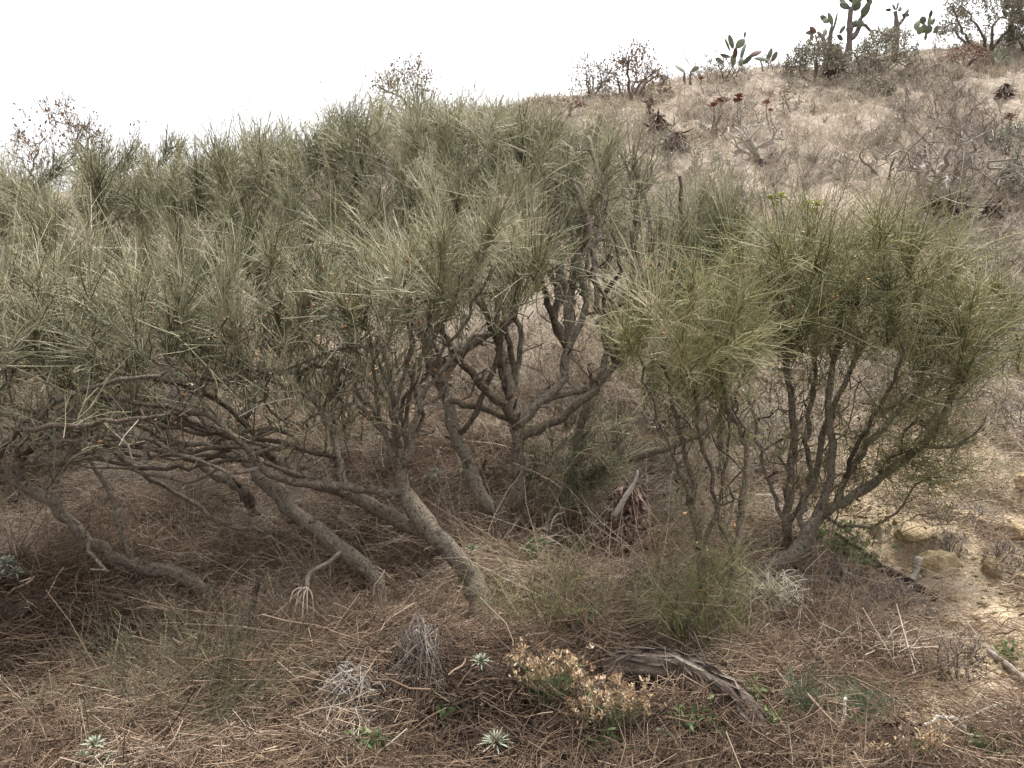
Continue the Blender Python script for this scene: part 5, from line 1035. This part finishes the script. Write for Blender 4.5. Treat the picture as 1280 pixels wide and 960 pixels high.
def hanging_spray():
    rng = np.random.default_rng(161); Y = 3.75
    t = thing('dead_spray', ground(385, 800), 'dead broom spray hanging from a pale crooked stick, bristles down', 'dead branch')
    pts = [(425, 690, 4.3), (412, 702, 4.1), (392, 713, 3.95), (385, 722, 3.85), (384, 734, Y)]
    c = catmull([[*at(*p), .011] for p in pts], .02); b = MB(); b.tubes(c[None, :, :3], c[None, :, 3], 8, tint=.6, cap=True, knob=.08, rng=rng); b.build('stick', M['bark_pale'], t)
    root = at(384, 734, Y); b = MB(); mains = []
    for (u, v) in [(362, 752), (370, 756), (378, 770), (384, 764), (392, 762), (366, 790), (356, 775)]:
        q = at(u, v, Y - .05 + rng.normal() * .04); c = catmull([[*root, .004], [*((root + q) / 2 + np.array([(u - 384) * .0008, 0, .02])), .0035], [*q, .003]], .015); b.tubes(c[None, :, :3], c[None, :, 3], 5, tint=.9); mains.append(q)
    mains = np.array(mains); d = unit(mains - root)
    o = np.repeat(mains, 45, 0); tip = np.stack([at(rng.uniform(318, 405), rng.uniform(780, 842), Y - .2 + rng.normal() * .07) for _ in range(len(o))])
    tip[:, 2] = np.maximum(tip[:, 2], height(tip[:, 0], tip[:, 1]) + .01)
    o = mains[np.argmin(np.linalg.norm(tip[:, None, :2] - mains[None, :, :2], axis=2) + rng.random((len(tip), 7)) * .08, axis=1)]
    stalks(b, rng, o, tip, .0013, K=6, tint=np.clip(.7 + rng.normal(size=len(o)) * .15, 0, 1), wob=.02)
    b.build('bristles', M['litter'], t)
hanging_spray()
def pale_tuft():
    rng = np.random.default_rng(162); c = ground(950, 775) + np.array([0, -.16, .17]); n = 130
    t = thing('dead_broom_tuft', c, 'bleached white dead broom tuft sprawling below the bent base', 'dead tuft')
    d = rng.normal(size=(n, 3)) * np.array([1, .8, .55]) + np.array([.15, -.2, .25]); tip = c + unit(d) * (.08 + .13 * rng.random((n, 1)))
    k = 26; tip[:k] = np.stack([at(rng.uniform(960, 1000), rng.uniform(780, 812), c[1] - .1) for _ in range(k)]); b = MB()
    K = 5; s = np.linspace(0, 1, K)[None, :, None]; P = c * (1 - s) + tip[:, None] * s + (rng.normal(size=(n, 3)) * .05 + np.array([0, 0, .05]))[:, None] * 4 * s * (1 - s) * .5
    b.tubes(P, .0023 * np.linspace(1.1, .6, K)[None] * np.ones((n, 1)), 4, tint=np.clip(.9 + rng.normal(size=n) * .12, 0, 1)); b.build('bristles', mat_ramp('bleached_twig', [(0, (.22, .2, .13)), (.6, (.42, .40, .28)), (1, (.66, .63, .50))], .7), t)
pale_tuft()
def twig_pile(label, u, v, wpx, hpx, n, seed, tint=.6, mat='greydead', name='twig_pile'):
    rng = np.random.default_rng(seed); g = ground(u, v); W = px(wpx, g[1]) / 2; t = thing(name, g, label, 'dead twigs'); b = MB()
    top = g + np.array([0, .03, px(hpx, g[1])]); a = rng.random(n) * 6.283; r = W * (.4 + .7 * rng.random(n))
    tip = g + np.stack([np.cos(a) * r, np.sin(a) * r * .7 - .05, np.zeros(n)], 1); tip[:, 2] = height(tip[:, 0], tip[:, 1]) + .015
    o = top + rng.normal(size=(n, 3)) * W * .18
    stalks(b, rng, o, tip, .0022, K=6, tint=np.clip(tint + rng.normal(size=n) * .22, 0, 1), wob=.05)
    o2 = o + (tip - o) * rng.random((n, 1)); stalks(b, rng, o2, o2 + rng.normal(size=(n, 3)) * W * .3, .0014, tint=np.clip(tint + rng.normal(size=n) * .22, 0, 1), wob=.08)
    b.build('twigs', M[mat], t)
twig_pile('grey pile of dead sticks leaning together in front of the forked trunk', 525, 850, 110, 66, 60, 171, .5)
twig_pile('bleached heap of dead twigs at lower centre left', 440, 880, 130, 28, 130, 172, .75)
twig_pile('dark brush pile on the bank under the bent base of the fan shrub', 1050, 735, 90, 26, 50, 173, .25)
twig_pile('grey tangle of dead twigs on the right of the trunk stub', 800, 740, 90, 30, 60, 174, .45)
twig_pile('dark twig heap at the left under the bent limb', 90, 770, 150, 40, 90, 175, .2, 'litter')
def woolly():
    rng = np.random.default_rng(181)
    for lb, u, v, r in (('curly grey withered leaf tuft beside the flowering rosette', 88, 928, 26), ('small curly grey withered leaf tuft at the bottom edge', 176, 955, 12)):
        g = ground(u, v); W = px(r, g[1]); n = int(40 * r / 26); t = thing('withered_tuft', g, lb, 'dead plant'); s = np.linspace(0, 1, 10); P = []
        for k in range(n):
            a = rng.random() * 6.283; c = g + np.array([math.cos(a), math.sin(a), .3]) * W * rng.random() + np.array([0, 0, .02]); ex = unit(rng.normal(size=3)); ey = unit(np.cross(ex, rng.normal(size=3))); q = W * .22 * (1 - .5 * s)
            P.append(c + (np.cos(s * 6.5) * q)[:, None] * ex + (np.sin(s * 6.5) * q)[:, None] * ey)
        b = MB(); b.tubes(np.array(P), np.full((n, 10), .0016), 3, tint=np.clip(.85 + rng.normal(size=n) * .15, 0, 1)); b.build('leaves', M['greydead'], t)
woolly()

# ------------------------------------------------------------------ rocks
def rock(label, u, v, w, h, seed, mat='rock', name='rock', dy=.0, sink=.3):
    rng = np.random.default_rng(seed); g = ground(u, v); bm = bmesh.new(); bmesh.ops.create_icosphere(bm, subdivisions=4, radius=1.0)
    V = np.array([q.co[:] for q in bm.verts]); F = [[q.index for q in f.verts] for f in bm.faces]; bm.free()
    pl = unit(rng.normal(size=(9, 3))); of = .58 + .3 * rng.random(9)
    d = V @ pl.T; sc = np.min(np.where(d > .05, of[None] / np.maximum(d, .05), 9), axis=1); V = V * np.minimum(sc, 1)[:, None]
    nz = fbm(V[:, 0] * 2.5 + seed * 3 + V[:, 2], V[:, 1] * 2.5 + V[:, 2] * 1.7, 4) - .5; V = V * (1 + .45 * nz)[:, None]
    V = V * np.array([px(w, g[1]) / 2, px(w, g[1]) / 2 * .8, px(h, g[1]) / 2 * 1.2]); a = rng.random() * 6; R = np.array([[math.cos(a), -math.sin(a), 0], [math.sin(a), math.cos(a), 0], [0, 0, 1]]); V = V @ R.T
    b = MB(); gl = g + np.array([0, 0, px(h, g[1]) * (.5 - sink)]); b.add(V + gl, None, F, np.clip(.5 + nz * .5, 0, 1)); o = b.build(name, M[mat], None, origin=gl, smooth=False); return tag(o, label, 'rock')
for k, (lb, u, v, w, h, mt) in enumerate([
    ('largest crumbling yellow rock below the pit in the soil', 1172, 715, 62, 34, 'rock'), ('pale angular stone under the fan shrub branches', 1096, 668, 20, 15, 'rockpale'), ('flat pale stone left of the angular stone', 1065, 658, 20, 10, 'rockpale'),
    ('yellow crag rim over the pit', 1140, 677, 52, 16, 'rock'), ('weathered yellow rock at the right edge of the soil', 1272, 672, 36, 22, 'rock'), ('small ochre stone above the grey mat', 1190, 590, 14, 10, 'rock'),
    ('crumbly rock behind the brown tuft at right', 1240, 715, 34, 24, 'rock'), ('small ochre lump below the dark stick', 1190, 750, 16, 10, 'rock'), ('ochre boulder at the right edge higher up the slope', 1280, 610, 30, 26, 'rock'),
    ('dark half-buried stone in the litter on the bank', 1033, 748, 34, 22, 'darkwood'), ('small stone left of the pit', 1095, 696, 10, 7, 'rock')]):
    rock(lb, u, v, w, h, 300 + k, mt)

# ------------------------------------------------------------------ light, sky and camera
SUN_EL, SUN_AZ = R_(66), R_(42)              # azimuth from +Y (straight ahead) toward +X
w = bpy.data.worlds.new('World'); bpy.context.scene.world = w; w.use_nodes = True
nt = w.node_tree; bg = nt.nodes['Background']; sky = nt.nodes.new('ShaderNodeTexSky'); sky.sky_type = 'NISHITA'; sky.sun_disc = False
sky.sun_elevation = SUN_EL; sky.sun_rotation = SUN_AZ; sky.air_density = 1.0; sky.dust_density = 6.0; sky.ozone_density = 1.0; sky.altitude = 300
hs = nt.nodes.new('ShaderNodeHueSaturation'); hs.inputs['Saturation'].default_value = .10; hs.inputs['Value'].default_value = 2.75
nt.links.new(sky.outputs[0], hs.inputs['Color']); nt.links.new(hs.outputs[0], bg.inputs['Color']); bg.inputs['Strength'].default_value = .15
sd = bpy.data.lights.new('sun', 'SUN'); sd.energy = 4.4; sd.angle = R_(2); sd.color = (1, .96, .89); so = bpy.data.objects.new('sun', sd); C.objects.link(so)
from mathutils import Vector
dv = Vector((math.sin(SUN_AZ) * math.cos(SUN_EL), math.cos(SUN_AZ) * math.cos(SUN_EL), math.sin(SUN_EL)))
so.rotation_euler = dv.to_track_quat('Z', 'Y').to_euler()
so.location = (0, 0, 30)
cd = bpy.data.cameras.new('camera'); cd.sensor_width = 36; cd.lens = 18 / math.tan(HFOV / 2); cd.clip_start = .05; cd.clip_end = 2000
co = bpy.data.objects.new('camera', cd); C.objects.link(co); co.location = CAM.tolist(); co.rotation_euler = (R_(90) + PITCH, 0, 0)
sc = bpy.context.scene; sc.camera = co
sc.view_settings.view_transform = 'Standard'; sc.view_settings.look = 'None'; sc.view_settings.exposure = 0
